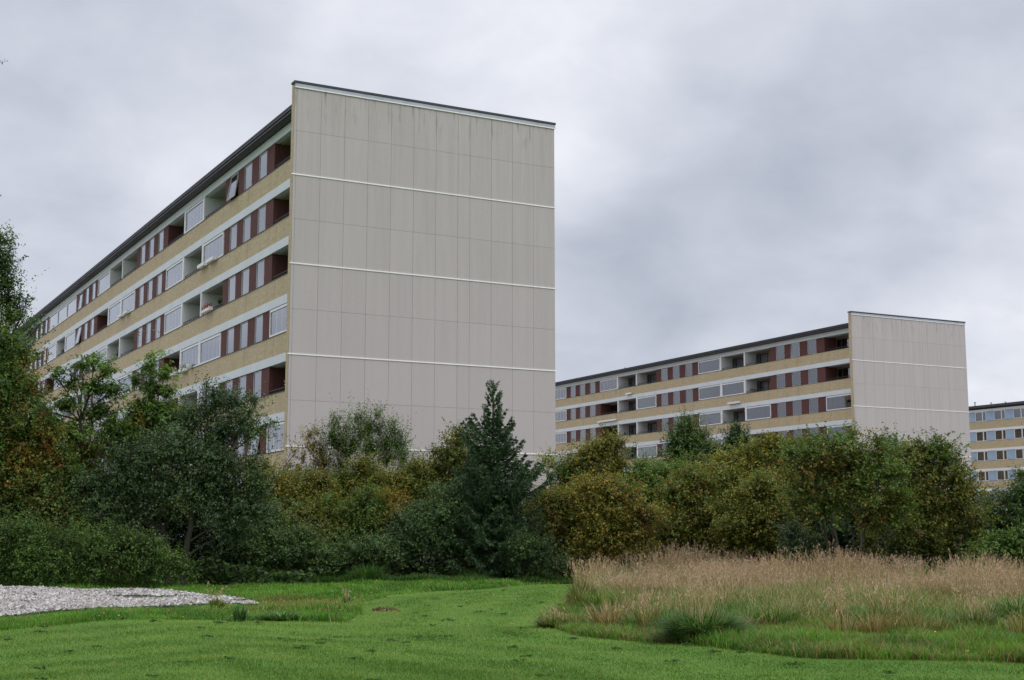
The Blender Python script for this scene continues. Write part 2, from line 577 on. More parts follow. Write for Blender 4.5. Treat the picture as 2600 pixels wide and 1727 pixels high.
def slab_block(name, label, loc, rz, rows, tilts, curtains, glaz_cur, far_rows):
    R = empty(name, loc, rz)
    tag(R, label, 'apartment building', 'long yellow brick apartment slabs with bare concrete gable')
    rs = random.Random(len(label))

    # core and closing walls
    c = MB()
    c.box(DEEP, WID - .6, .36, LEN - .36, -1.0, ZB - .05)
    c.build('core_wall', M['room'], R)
    c = MB()
    c.box(WID - .58, WID - .3, .36, LEN - .36, -1.0, ZB - .002)
    c.build('rear_wall', M['brick'], R)
    # the gable slabs
    for end in (0, 1):
        y0, y1 = (0.034, .37) if end == 0 else (LEN - .37, LEN - .034)
        c = MB(); c.box(0.0, WID, y0, y1, -1.0, ZT - .16)
        g = c.build('gable_wall', M['brick'], R)
        xs = [0.012, .14] + [.14 + 1.2 * i for i in range(1, 8)] + [9.2] + [9.2 + 1.2 * i for i in range(1, 5)]
        xs[-1] = WID - .012
        zs = [ZT - .29 - PANEL_H * n for n in range(0, 12)]
        pv, cols = [], []
        gp = 0.0055
        pm = MB()
        for i in range(len(xs) - 1):
            for j in range(len(zs) - 1):
                pm.box(xs[i] + gp, xs[i + 1] - gp, *((.002, .030) if end == 0 else (LEN - .030, LEN - .002)), max(zs[j + 1], -1) + gp * .8, zs[j] - gp * .8)
                v = rs.uniform(.975, 1.025)
                base = (0.515 * v, 0.470 * v, 0.452 * v)
                cols += [base] * 8
        me = pm.mesh('concrete_panelling', M['panel'])
        a = me.color_attributes.new('Col', 'FLOAT_COLOR', 'POINT')
        cc = np.ones((len(cols), 4), dtype=np.float32); cc[:, :3] = cols
        a.data.foreach_set('color', cc.ravel())
        put('concrete_panelling', me, g)
        k = MB()
        k.box(.004, WID - .004, *((.030, .0335) if end == 0 else (LEN - .0335, LEN - .030)), -1, ZT - .2)
        k.build('panel_joint', M['joint'], g)
        for n in (2, 4, 6, 8, 10):
            z = ZT - .29 - PANEL_H * n
            s = MB(); s.box(-.05, WID + .05, *((-.028, .010) if end == 0 else (LEN - .010, LEN + .028)), z - .022, z + .033)
            s.build('white_strip', M['trim'], g)
        s = MB(); s.box(.0 + .02, WID + .05, *((-.05, .012) if end == 0 else (LEN - .012, LEN + .05)), ZT - .33, ZT - .285)
        s.build('white_strip', M['trim'], g)
        s = MB(); s.box(.02, WID + .03, *((-.030, .033) if end == 0 else (LEN - .033, LEN + .03)), ZT - .285, ZT - .12)
        s.box(.02, WID + .03, *((-.012, .033) if end == 0 else (LEN - .033, LEN + .012)), ZT - .12, ZT - .105)
        s.build('metal_flashing', M['zinc'], g)
        s = MB(); s.box(-.03, WID + .05, *((-.06, .42) if end == 0 else (LEN - .42, LEN + .06)), ZT - .104, ZT)
        s.build('coping', M['roofgrey'], g)
    # roof with a deep dark eave
    r = MB()
    r.box(.12, WID - .1, .372, LEN - .372, ZB + .10, ZB + .30)
    r.box(.55, WID - .35, .372, LEN - .372, ZB + .003, ZB + .10)
    rf = r.build('roof', M['roofing'], R)
    r = MB()
    r.box(.03, .12, .372, LEN - .372, ZB + .16, ZB + .35)
    r.box(.015, .06, .372, LEN - .372, ZB + .28, ZB + .36)
    r.box(WID - .1, WID - .02, .372, LEN - .372, ZB + .16, ZB + .35)
    r.build('eave_fascia', M['roofgrey'], rf)
    r = MB()
    r.box(.06, .5, .372, LEN - .372, ZB + .03, ZB + .10)
    r.build('soffit', M['dark'], rf)
    for yy, hh in ((41.6, .5), (54.2, .35), (28.0, .3), (67.0, .4)):
        c = MB(); c.lathe([(.07, 0), (.07, hh * .8), (.12, hh * .8), (.12, hh)], 8)
        c.build('roof_vent', M['zinc'], rf, (1.6, yy, ZB + .30))
    # bands, parapets, slabs
    bm_ = MB(); sl = MB()
    y = .372
    nj = int((LEN - .744) / 2.06)
    wj = (LEN - .744) / nj
    for i in range(nj):
        bm_.box(-.02, .27, y + wj * i + .007, y + wj * (i + 1) - .007, -BAND, 0)
    band_me = bm_.mesh('pale_band', M['band'])
    sl.box(.27, DEEP - REC - .003, .372, LEN - .372, -BAND + .0, -.15)
    slab_me = sl.mesh('floor_slab', M['floor'])
    pp = MB(); pp.box(0, .27, .372, LEN - .372, 0.002, ST - BAND - OPEN - .03)
    par_me = pp.mesh('brick_parapet', M['brick'])
    si = MB(); si.box(-.03, .275, .372, LEN - .372, -.028, -.001)
    sill_me = si.mesh('sill', M['dark'])
    for n in range(8):
        put('pale_band', band_me, R, (REC, 0, ZB - ST * n))
        put('floor_slab', slab_me, R, (REC, 0, ZB - ST * n))
        if n < 7:
            p = put('brick_parapet', par_me, R, (REC, 0, ZB - ST * (n + 1)))
            put('sill', sill_me, p, (0, 0, ST - BAND - OPEN))
    c = MB(); c.box(REC, DEEP, .372, LEN - .372, -1.0, ZB - ST * 7 - BAND - .002)
    c.build('basement_wall', M['brick'], R)

    # storeys
    for r_ in range(1, 8):
        z = zsill(r_)
        far = far_rows.get(r_, NB)
        for k in range(NB):
            if k >= far and r_ >= 6:
                put('brown_boarding', SH['solid'], R, (REC, BS[k], z))
                continue
            put('brown_boarding', SH['posts'], R, (REC, BS[k], z))
            for wi, (a, b_) in enumerate(WOFF):
                t = tilts.get((r_, k, wi), 0)
                o = put('window', SH['win'], R, (REC + .045, BS[k] + a, z))
                kk = curtains.get((r_, k, wi), rs.choice([0, 0, 0, 1, 2, 3, 4, 0] if loc[0] < 0 else [0, 1, 2, 2, 4, 5, 5, 5]))
                if t:      # top-hung sash pushed out at the foot
                    piv = z + OPEN
                    o.location = (REC + .03 - math.sin(t) * OPEN, BS[k] + a, piv - math.cos(t) * OPEN)
                    o.rotation_euler = (0, t, 0)
                    o['label'] = 'window pushed open at the foot'
                put('pane', SH['winpane'], o)
                if SH['cur'][kk] is not None and not t:
                    put('curtain', SH['cur'][kk], o)
        for (y0, y1, kind, idx) in LOG:
            L = put('balcony', SH['log_' + kind], R, (REC, y0, z))
            code = rows.get(r_, 'o' * 20)
            code = code[idx - 1] if idx - 1 < len(code) else 'g'
            put('balcony_door', SH['door_' + kind], L)
            put('balcony_window', SH['bwin_' + kind], L)
            if code in 'gG':
                fo = put('glazing_frame', SH['gfr_' + kind], L, (-.025, 0, 0))
                put('pane', SH['gpn_' + kind], L, (-.025, 0, 0))
                ci = glaz_cur.get((r_, idx), rs.choice([0, 0, 1, 2, 3, 3, 4] if loc[0] < 0 else [1, 2, 4, 5, 5, 5, 3]))
                if SH['gcur_' + kind][ci] is not None:
                    put('curtain', SH['gcur_' + kind][ci], L)
            else:
                put('railing', SH['rail_' + kind], L)
            if kind in ('middle', 'last'):
                put('partition', POSTM, R, (REC, y0, z))
    return R


A1, P1 = 0.496, (-10.178, 61.626, 0.0)
A2, P2 = 0.473, (30.945, 123.079, -0.84)
b1 = slab_block('apartment_building', 'nearest and largest yellow brick slab block with a tall bare concrete panel gable', P1, A1,
                {1: 'oogoooggggoggo', 2: 'ogogggogogggoo', 3: 'ooogoogggogogo', 4: 'gggogggogogogo', 5: 'ogoogogogogogo', 6: 'gogogogogogogo', 7: 'ogogogogogogog'},
                {(1, 0, 2): .17, (2, 2, 2): .17, (6, 0, 0): .15, (1, 2, 2): .08},
                {(1, 0, 0): 0, (1, 0, 1): 0, (2, 0, 0): 2, (2, 0, 1): 0, (2, 0, 2): 0, (3, 0, 0): 0, (3, 0, 1): 1, (4, 0, 0): 3, (4, 0, 1): 0, (4, 0, 2): 0},
                {(1, 3): 1, (2, 2): 3, (2, 4): 0, (4, 1): 0, (4, 2): 0, (4, 3): 4, (6, 1): 0, (5, 2): 0, (3, 4): 2}, {7: 3})
b2 = slab_block('apartment_building', 'second yellow brick slab block with a bare gable, half hidden behind the largest block', P2, A2,
                {1: 'ooogoogggoggog', 2: 'oogggoogggogog', 3: 'ggogooogogogog', 4: 'googgoogogogog', 5: 'gogoogogogogog', 6: 'ogogogogogogog', 7: 'gogogogogogogo'},
                {(2, 1, 0): .0, (1, 0, 1): .05},
                {(1, 0, 0): 1, (1, 0, 1): 2, (1, 0, 2): 1, (2, 0, 0): 0, (2, 0, 1): 3, (2, 0, 2): 2, (3, 0, 0): 0, (3, 0, 1): 0, (3, 0, 2): 0, (1, 1, 0): 2, (1, 1, 1): 4},
                {(1, 3): 5, (2, 3): 3, (2, 4): 2, (3, 1): 5, (3, 2): 2, (3, 4): 3, (1, 6): 2, (1, 7): 5, (2, 6): 2, (2, 7): 5, (3, 7): 0, (4, 5): 1, (4, 1): 2}, {7: 3})


# ------------------------------------------------------------------ the third building, blue panels, far right
A3 = 0.52
P3 = at(2236, 1300, 196.0)
R3 = empty('apartment_building', (P3.x, P3.y, -1.2), A3)
tag(R3, 'farthest apartment building, with sky blue panels between its windows, beyond the second slab block', 'apartment building')


def build3():
    Z0 = 20.4
    Y0, Y1 = -46.0, 30.0      # local y along the facade, away from the camera; x = into the building
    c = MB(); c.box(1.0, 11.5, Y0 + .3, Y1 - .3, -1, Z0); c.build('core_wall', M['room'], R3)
    c = MB(); c.box(.0, 12.0, Y0, Y0 + .29, -1, Z0 + .1); c.box(.0, 12, Y1 - .29, Y1, -1, Z0 + .1); c.build('end_wall', M['brick'], R3)
    c = MB(); c.box(-.5, 12.3, Y0 - .2, Y1 + .2, Z0 + .22, Z0 + .55); rf = c.build('roof', M['roofing'], R3)
    c = MB(); c.box(-.2, .9, Y0 + .3, Y1 - .3, Z0 + .102, Z0 + .22); c.build('soffit', M['dark'], rf)
    for yy, hh in ((-10.6, .9), (-11.3, .8), (-4.5, .4), (-7.0, .3), (-17.0, .5), (-1.6, .7)):
        c = MB(); c.lathe([(.09, 0), (.09, hh * .8), (.14, hh * .8), (.14, hh)], 8); c.build('roof_vent', M['zinc'], rf, (.8, yy, Z0 + .55))
    bands = MB(); bands.box(-.03, .25, Y0 + .3, Y1 - .3, -.32, 0)
    bme = bands.mesh('pale_band', M['white'])
    pb = MB(); pb.box(0, .25, Y0 + .3, Y1 - .3, .002, 1.08); pme = pb.mesh('brick_parapet', M['brick'])
    PW = 3.34
    n = int((Y1 - Y0 - .8) / PW)
    bay = MB()
    H = 1.36
    bay.box(.03, .09, 0, 1.38, 0, H)
    blue = bay.mesh('blue_panel', M['blue'])
    fr = MB(); t = .07
    for a0, a1 in ((1.40, 2.02), (2.04, 3.32)):
        fr.box(0, .08, a0, a0 + t, 0, H); fr.box(0, .08, a1 - t, a1, 0, H)
        fr.box(.002, .078, a0 + t, a1 - t, 0, t); fr.box(.002, .078, a0 + t, a1 - t, H - t, H)
    frm = fr.mesh('window', M['white'])
    gl = MB()
    for a0, a1 in ((1.40, 2.02), (2.04, 3.32)):
        gl.box(.04, .05, a0 + t, a1 - t, t, H - t)
    glm = gl.mesh('pane', M['glass'])
    cu = []
    for q in range(4):
        c = MB()
        if q in (0, 1):
            c.box(.16, .18, 1.45, 2.0, .05, H - .05)
        if q in (0, 2):
            c.box(.16, .18, 2.1, 2.8 if q == 2 else 3.3, .05, H - .05)
        if q == 3:
            c.box(.16, .18, 2.1, 3.3, .5, H - .05)
        cu.append(c.mesh('curtain', M['cur_w'] if q % 2 else M['cur_g']))
    rs = random.Random(5)
    for s in range(7):
        z = Z0 - .0 - 2.8 * s
        put('pale_band', bme, R3, (0, 0, z))
        put('brick_parapet', pme, R3, (0, 0, z - 2.8))
        for i in range(n):
            y = Y0 + .35 + PW * i
            vis = (-22 < y < 4) and s < 6
            if not vis:
                continue
            put('blue_panel', blue, R3, (0, y, z - .32 - H))
            wo = put('window', frm, R3, (0, y, z - .32 - H))
            put('pane', glm, wo)
            put('curtain', cu[rs.randrange(4)], wo)
    c = MB(); c.box(0, .9, Y0 + .3, Y1 - .3, -1, Z0 - 19.61); c.build('basement_wall', M['brick'], R3)


build3()

# ------------------------------------------------------------------ small things on the balconies
def on_facade(block, s, z, out=0.0):
    """world matrix origin for a point on a block's facade: s along it, z up, out in front of it"""
    (P, A) = (P1, A1) if block == 1 else (P2, A2)
    v = Vector((REC - out, s, z))
    v.rotate(Matrix.Rotation(A, 3, 'Z'))
    return Vector(P) + v, A


def flower_box(block, s, z, ln, label, cols=None, out=.17, h=.17):
    loc, a = on_facade(block, s, z, out)
    m = MB()
    m.box(-.11, .11, -ln / 2, ln / 2, -.02, .015 - .02)
    m.box(-.11, -.09, -ln / 2, ln / 2, -.005, h); m.box(.09, .11, -ln / 2, ln / 2, -.005, h)
    m.box(-.09, .09, -ln / 2, -ln / 2 + .02, -.005, h); m.box(-.09, .09, ln / 2 - .02, ln / 2, -.005, h)
    m.box(-.09, .09, -ln / 2 + .02, ln / 2 - .02, h * .6, h * .8, 1)
    o = m.build('flower_box', [M['white'], M['bark_d']], None, loc, (0, 0, a))
    tag(o, label, 'flower box')
    if cols:
        n = int(220 * ln)
        c = np.stack([rng.uniform(-.16, .14, n), rng.uniform(-ln / 2, ln / 2, n), h + np.abs(rng.normal(0, .14, n)) - .04], 1)
        put('flowers', leaf_mesh('flowers', c, rng.normal(0, 1, (n, 3)), .075, np.array([cols[i] for i in rng.integers(0, len(cols), n)]), M['petal']), o)
    return o


def leaf_mesh(name, c, axis, size, cols, material, asp=.6, nbias=None):
    n = len(c)
    a = nrm(axis)
    r = rng.normal(0, 1, (n, 3))
    if nbias is not None:
        nn = nrm(nbias + r * .55)
        b = nrm(np.cross(nn, a))
    else:
        b = nrm(np.cross(a, r))
    sz = np.asarray(size) * rng.uniform(.7, 1.3, n) if np.ndim(size) == 0 else size
    sz = sz[:, None]
    v = np.empty((n, 4, 3))
    v[:, 0] = c - a * sz * .5
    v[:, 1] = c + b * sz * asp * .5
    v[:, 2] = c + a * sz * .5
    v[:, 3] = c - b * sz * asp * .5
    return np_mesh(name, v.reshape(-1, 3), 4, material, cols)


GR, WH, RD, PK = (0.10, 0.20, 0.05), (0.75, 0.74, 0.70), (0.62, 0.04, 0.05), (0.65, 0.25, 0.30)
DG = (0.03, 0.06, 0.025)
flower_box(1, 16.3, zsill(2) - .03, 1.3, 'empty white flower box left of its twin, below an open balcony, second storey from top')
flower_box(1, 14.5, zsill(2) - .03, 1.4, 'empty white flower box under the glazed balcony nearest the gable, second storey from top')
flower_box(1, 36.7, zsill(2) - .03, 1.1, 'white flower box half way along the largest slab, farther of a pair under glazed balconies')
flower_box(1, 35.1, zsill(2) - .03, 1.1, 'white flower box half way along the largest slab, nearer of a pair under glazed balconies')
flower_box(1, 15.0, zsill(3) + .02, 1.5, 'white flower box full of red flowers on a balcony rail near the gable', [RD, RD, PK, GR, DG])
flower_box(1, 21.9, zsill(4) - .05, 1.3, 'overflowing box of faded white flowers outside a dark open balcony', [WH, WH, PK, GR, DG, (0.4, .36, .3)], h=.14)
flower_box(1, 19.7, zsill(4) - .05, 1.2, 'overflowing box of white flowers under a glazed balcony, beside the round white planter', [WH, WH, GR, DG, (0.4, .36, .3)], h=.14)
loc, a = on_facade(1, 18.2, zsill(4) - .05, .2)
m = MB(); m.lathe([(.10, 0), (.16, .04), (.2, .18), (.2, .24), (.17, .24), (.15, .20)], 14)
tag(m.build('planter', M['white'], None, loc), 'round white planter hung on the brick parapet under glazed balconies', 'planter')
flower_box(2, 38.9, zsill(1) - .84 - .05, 1.1, 'short white flower box under a glazed balcony on the top storey of the second slab')
flower_box(2, 18.6, zsill(2) - .84 - .05, 2.0, 'white flower box under a glazed balcony of the second slab, one storey below the top')
flower_box(2, 43.8, zsill(2) - .84 - .05, 4.2, 'very long white flower box under a partly open glazed balcony of the second slab')


def pot_plant(block, s, z, out, label, h=.5, col=(DG, GR), pot=(0.35, 0.33, 0.3)):
    loc, a = on_facade(block, s, z, out)
    o = empty('potted_plant', loc, a)
    tag(o, label, 'potted plant')
    m = MB(); m.lathe([(.10, 0), (.15, .2), (.16, .2), (.14, .17)], 12)
    m.build('pot', M['part'], o)
    n = 260
    dr = nrm(rng.normal(0, 1, (n, 3)))
    c = dr * rng.uniform(.3, 1, (n, 1)) * [.24, .24, h * .5] + [0, 0, .2 + h * .5]
    put('foliage', leaf_mesh('foliage', c, dr, .09, np.array([col[i] for i in rng.integers(0, len(col), n)]), M['leaf']), o)


pot_plant(1, 2.6, zsill(5) - .02, -.42, 'plant with white blooms behind the rail of the lowest open balcony at the gable', .55, (WH, DG, GR))
pot_plant(1, 14.0, zsill(3) - .1, -.35, 'dark leafy plant standing behind the red flowers on a balcony', .6, (DG, DG, GR))
pot_plant(1, 38.8, zsill(3) - .1, -.3, 'dark potted plant below the satellite dish in an open balcony of the largest slab', .45)
pot_plant(1, 60.2, zsill(2) - .1, -.3, 'small dark potted plant at the rail of a far open balcony near the poplar', .45)
# blue tub
loc, a = on_facade(1, 1.55, zsill(5) - .25, -.4)
m = MB(); m.lathe([(.24, 0), (.33, .40), (.36, .42), (.36, .45), (.31, .45), (.24, .08)], 16)
bt = simple('blue_plastic', (0.03, 0.14, 0.5), 0.4)
tag(m.build('tub', bt, None, loc), 'blue plastic tub behind the balcony rail next to the gable', 'tub')
# closed parasol
loc, a = on_facade(1, 1.0, zsill(5) - 1.0, -.5)
o = empty('parasol', loc, a)
tag(o, 'closed grey green parasol leaning in the balcony next to the gable', 'parasol')
m = MB(); m.tube([(0, 0, 0), (0, 0, 2.25)], [.02, .02], 8); m.build('pole', M['white'], o)
m = MB(); m.lathe([(.05, .9), (.14, 1.0), (.15, 1.3), (.10, 1.8), (.03, 2.2)], 9)
m.build('canopy', simple('grey_green_cloth', (0.12, 0.19, 0.20), 0.9), o)
# satellite dish in a middle balcony
loc, a = on_facade(1, 38.6, zsill(3) + .75, -.35)
o = empty('satellite_dish', loc, a)
tag(o, 'dark round satellite dish inside an open balcony above a potted plant', 'satellite dish')
m = MB()
m.lathe([(.03, .10), (.22, .05), (.38, 0), (.36, -.01), (.2, .03), (.02, .08)], 18)
m.build('reflector', M['dark'], o, (0, 0, 0), (math.radians(80), 0, math.radians(-60)))
m = MB(); m.tube([(0, .05, -1.7), (0, .05, 0)], [.025, .025], 8); m.build('mast', M['dark'], o)
# trellis on the second slab
loc, a = on_facade(2, 16.42, zsill(2) - .84 - .1, -.3)
m = MB()
for i in range(11):
    for sg in (1, -1):
        x0 = -.6 + .24 * i
        pts = []
        z0, z1 = 0.0, 1.3
        xa, xb = x0, x0 + sg * 1.3
        lo, hi = 0.0, 1.2
        # clip to the panel width
        def cl(xq):
            return min(max(xq, lo), hi)
        ca, cb = cl(xa), cl(xb)
        if abs(ca - cb) < .05:
            continue
        za = (ca - xa) / (xb - xa) * 1.3
        zb = (cb - xa) / (xb - xa) * 1.3
        m.tube([(ca, -.02 * sg, za), (cb, -.02 * sg, zb)], [.022, .022], 4)
m.box(-.03, 1.23, -.05, -.01, 1.3, 1.35); m.box(-.03, 1.23, -.05, -.01, -.05, 0)
tag(m.build('trellis', M['bark_d'], None, loc, (0, 0, a)), 'diagonal lattice trellis against a balcony side wall of the second slab', 'trellis')
loc, a = on_facade(2, 41.1, zsill(3) - .84 + .9, -.6)
m = MB(); m.lathe([(.06, 0), (.12, .05), (.12, .28), (.02, .4)], 8)
tag(m.build('wall_lantern', M['dark'], None, loc), 'small dark lantern on a balcony side wall of the second slab', 'lantern')


# ------------------------------------------------------------------ ground
def gh(x, y):
    """gentle unevenness of the lawn"""
    return 0.035 * np.sin(x * .55 + y * .21) + 0.03 * np.sin(y * .43 - x * .3 + 1.0) + 0.02 * np.sin(x * 1.3 + 2) * np.sin(y * .9)


def ground():
    xs = np.concatenate([np.linspace(-900, -45, 12), np.linspace(-40, 40, 161), np.linspace(45, 900, 12)])
    ys = np.concatenate([np.linspace(-300, 4, 6), np.linspace(6, 70, 129), np.linspace(75, 1800, 14)])
    X, Y = np.meshgrid(xs, ys)
    fade = np.clip(1 - np.abs(X) / 45, 0, 1) * np.clip((66 - Y) / 8, 0, 1)
    Z = gh(X, Y) * np.minimum(fade * 3, 1)
    # behind the thickets the ground falls away a little towards the second slab
    Z = Z - np.clip((Y - 85) / 60, 0, 1) * 1.0
    ny, nx = X.shape
    v = np.stack([X, Y, Z], -1).reshape(-1, 3)
    idx = np.arange(nx * ny).reshape(ny, nx)
    f = np.stack([idx[:-1, :-1], idx[:-1, 1:], idx[1:, 1:], idx[1:, :-1]], -1).reshape(-1, 4)
    me = bpy.data.meshes.new('ground')
    me.from_pydata(v.tolist(), [], f.tolist())
    me.polygons.foreach_set('use_smooth', [True] * len(me.polygons))
    m, h = mat('lawn_ground')
    oc = h.n('ShaderNodeTexCoord').outputs['Object']
    s = h.sep(oc)
    n1 = h.noise(oc, 0.35, 6, 0.6)
    n2 = h.noise(oc, 3.5, 6, 0.7)
    n3 = h.noise(oc, 40.0, 3, 0.7)
    c = h.ramp(n1, [(0.3, (0.075, 0.175, 0.018)), (0.5, (0.10, 0.215, 0.024)), (0.7, (0.135, 0.26, 0.034))])
    c = h.mix(h.n('ShaderNodeMapRange', {0: n2, 1: .4, 2: .75, 3: 0.0, 4: .5}).outputs[0], c, (0.035, 0.085, 0.014, 1))
    c = h.mix(h.n('ShaderNodeMapRange', {0: n3, 1: .45, 2: .75, 3: 0.0, 4: .5}).outputs[0], c, (0.045, 0.075, 0.018, 1))
    soil = h.n('ShaderNodeMapRange', {0: h.noise(h.comb(h.math('MULTIPLY', s[0], .6), s[1], 5.0), 1.6, 6, .7), 1: .68, 2: .78, 3: 0.0, 4: .5}).outputs[0]
    c = h.mix(soil, c, (0.09, 0.065, 0.035, 1))
    far = h.n('ShaderNodeMapRange', {0: s[1], 1: 55.0, 2: 57.5, 3: 0.0, 4: 1.0}).outputs[0]
    c = h.mix(far, c, h.mix(n2, (0.17, 0.165, 0.15, 1), (0.24, 0.23, 0.215, 1)))
    bp = h.n('ShaderNodeBump', {'Strength': 0.8, 'Distance': 0.03, 'Height': n3})
    finish(h, h.n('ShaderNodeBsdfPrincipled', {'Base Color': c, 'Roughness': 0.9, 'Specular IOR Level': .2, 'Normal': bp.outputs[0]}).outputs[0])
    me.materials.append(m)
    o = put('ground', me)
    tag(o, kind='structure')


ground()


def value_noise(x, y, sc, seed):
    r = np.random.default_rng(seed)
    g = r.random((256, 256))
    xi = x / sc + 1000.3
    yi = y / sc + 1000.7
    x0 = np.floor(xi).astype(int); y0 = np.floor(yi).astype(int)
    fx = xi - x0; fy = yi - y0
    fx = fx * fx * (3 - 2 * fx); fy = fy * fy * (3 - 2 * fy)
    a = g[y0 % 256, x0 % 256]; b = g[y0 % 256, (x0 + 1) % 256]
    c = g[(y0 + 1) % 256, x0 % 256]; d_ = g[(y0 + 1) % 256, (x0 + 1) % 256]
    return (a * (1 - fx) + b * fx) * (1 - fy) + (c * (1 - fx) + d_ * fx) * fy


def inside(px_, py_, poly):
    n = len(poly)
    r = np.zeros(len(px_), bool)
    j = n - 1
    for i in range(n):
        xi, yi = poly[i]; xj, yj = poly[j]
        c = ((yi > py_) != (yj > py_)) & (px_ < (xj - xi) * (py_ - yi) / (yj - yi + 1e-12) + xi)
        r ^= c
        j = i
    return r


def scatter(poly, n, power=1.0):
    """n points in a ground polygon, denser towards the camera"""
    P_ = np.array(poly)
    x0, y0 = P_.min(0); x1, y1 = P_.max(0)
    out = np.zeros((0, 2))
    while len(out) < n:
        k = n * 3
        x = rng.uniform(x0, x1, k); y = rng.uniform(y0, y1, k)
        keep = (rng.random(k) < (max(y0, 6) / np.maximum(y, 6)) ** power) & inside(x, y, poly)
        out = np.concatenate([out, np.stack([x[keep], y[keep]], 1)])
    return out[:n]


def blades(name, pts, hgt, wid, lean, cols, material, seg=2, tipcols=None, th=None):
    """curved tapering blades, one strip of quads each; hgt, wid, lean arrays"""
    n = len(pts)
    z0 = gh(pts[:, 0], pts[:, 1]) - .01 if np.shape(pts)[1] == 2 else pts[:, 2]
    base = np.stack([pts[:, 0], pts[:, 1], z0], 1)
    th = rng.uniform(0, 2 * np.pi, n) if th is None else th
    dirv = np.stack([np.cos(th), np.sin(th), np.zeros(n)], 1)
    ph = th + np.pi / 2 + rng.uniform(-.6, .6, n)
    side = np.stack([np.cos(ph), np.sin(ph), np.zeros(n)], 1)
    rows_ = []
    for i in range(seg + 1):
        t = i / seg
        p = base + dirv * (lean * t ** 1.8)[:, None] + np.array([0, 0, 1.0]) * (hgt * (t - .18 * (lean / np.maximum(hgt, .01)) ** 2 * t * t))[:, None]
        ww = (wid * (1 - t) ** .7 * .5 + wid * .05)[:, None]
        rows_.append((p - side * ww, p + side * ww))
    v = np.empty((n, seg, 4, 3))
    cc = np.empty((n, seg, 4, 3))
    tip = cols if tipcols is None else tipcols
    for i in range(seg):
        v[:, i, 0] = rows_[i][0]; v[:, i, 1] = rows_[i][1]; v[:, i, 2] = rows_[i + 1][1]; v[:, i, 3] = rows_[i + 1][0]
        for q, t in ((0, i / seg), (1, i / seg), (2, (i + 1) / seg), (3, (i + 1) / seg)):
            cc[:, i, q] = cols * (1 - t) + tip * t
    me = np_mesh(name, v.reshape(-1, 3), 4, material)
    a = me.color_attributes.new('Col', 'FLOAT_COLOR', 'POINT')
    c4 = np.ones((n * seg * 4, 4), dtype=np.float32); c4[:, :3] = cc.reshape(-1, 3)
    a.data.foreach_set('color', c4.ravel())
    tops = rows_[-1][0]
    return me, tops, dirv


def pal(n, cols, wts=None, jit=.15):
    cols = np.array(cols)
    i = rng.choice(len(cols), n, p=None if wts is None else np.array(wts) / sum(wts))
    return cols[i] * rng.uniform(1 - jit, 1 + jit, (n, 1))


# areas, in ground metres (x, y)
def gp(*pts):
    return [gnd(*p) for p in pts]


GRAVEL = gp((-160, 1440), (-10, 1426), (120, 1419), (330, 1414), (470, 1404), (600, 1397), (575, 1386), (430, 1376), (200, 1368), (0, 1364), (-200, 1362))
TALL = gp((1400, 1332), (1365, 1352), (1365, 1385), (1450, 1428), (1560, 1452), (1700, 1462), (1900, 1452), (2100, 1455), (2300, 1462), (2500, 1470), (2700, 1380), (2600, 1330), (2000, 1318), (1500, 1322))
ROUGH_R = gp((1240, 1432), (1330, 1392), (1500, 1400), (2500, 1420), (2500, 1568), (2361, 1536), (2100, 1528), (1850, 1520), (1680, 1500), (1560, 1484), (1330, 1458))
ROUGH_L = gp((-80, 1462), (0, 1459), (250, 1440), (560, 1434), (800, 1437), (835, 1415), (830, 1385), (900, 1370), (1100, 1362), (1310, 1344), (1310, 1326), (900, 1326), (500, 1336), (0, 1350), (-200, 1350), (-200, 1372), (0, 1362), (430, 1374), (600, 1384), (610, 1398), (470, 1408), (120, 1423), (-100, 1435))
MOWN = gp((-500, 1760), (2900, 1760), (2600, 1545), (2361, 1536), (2100, 1528), (1850, 1520), (1680, 1500), (1560, 1484), (1330, 1458), (1240, 1436), (1320, 1380), (1330, 1340), (1100, 1362), (900, 1370), (830, 1385), (835, 1415), (800, 1437), (560, 1434), (250, 1440), (0, 1459), (-200, 1470))


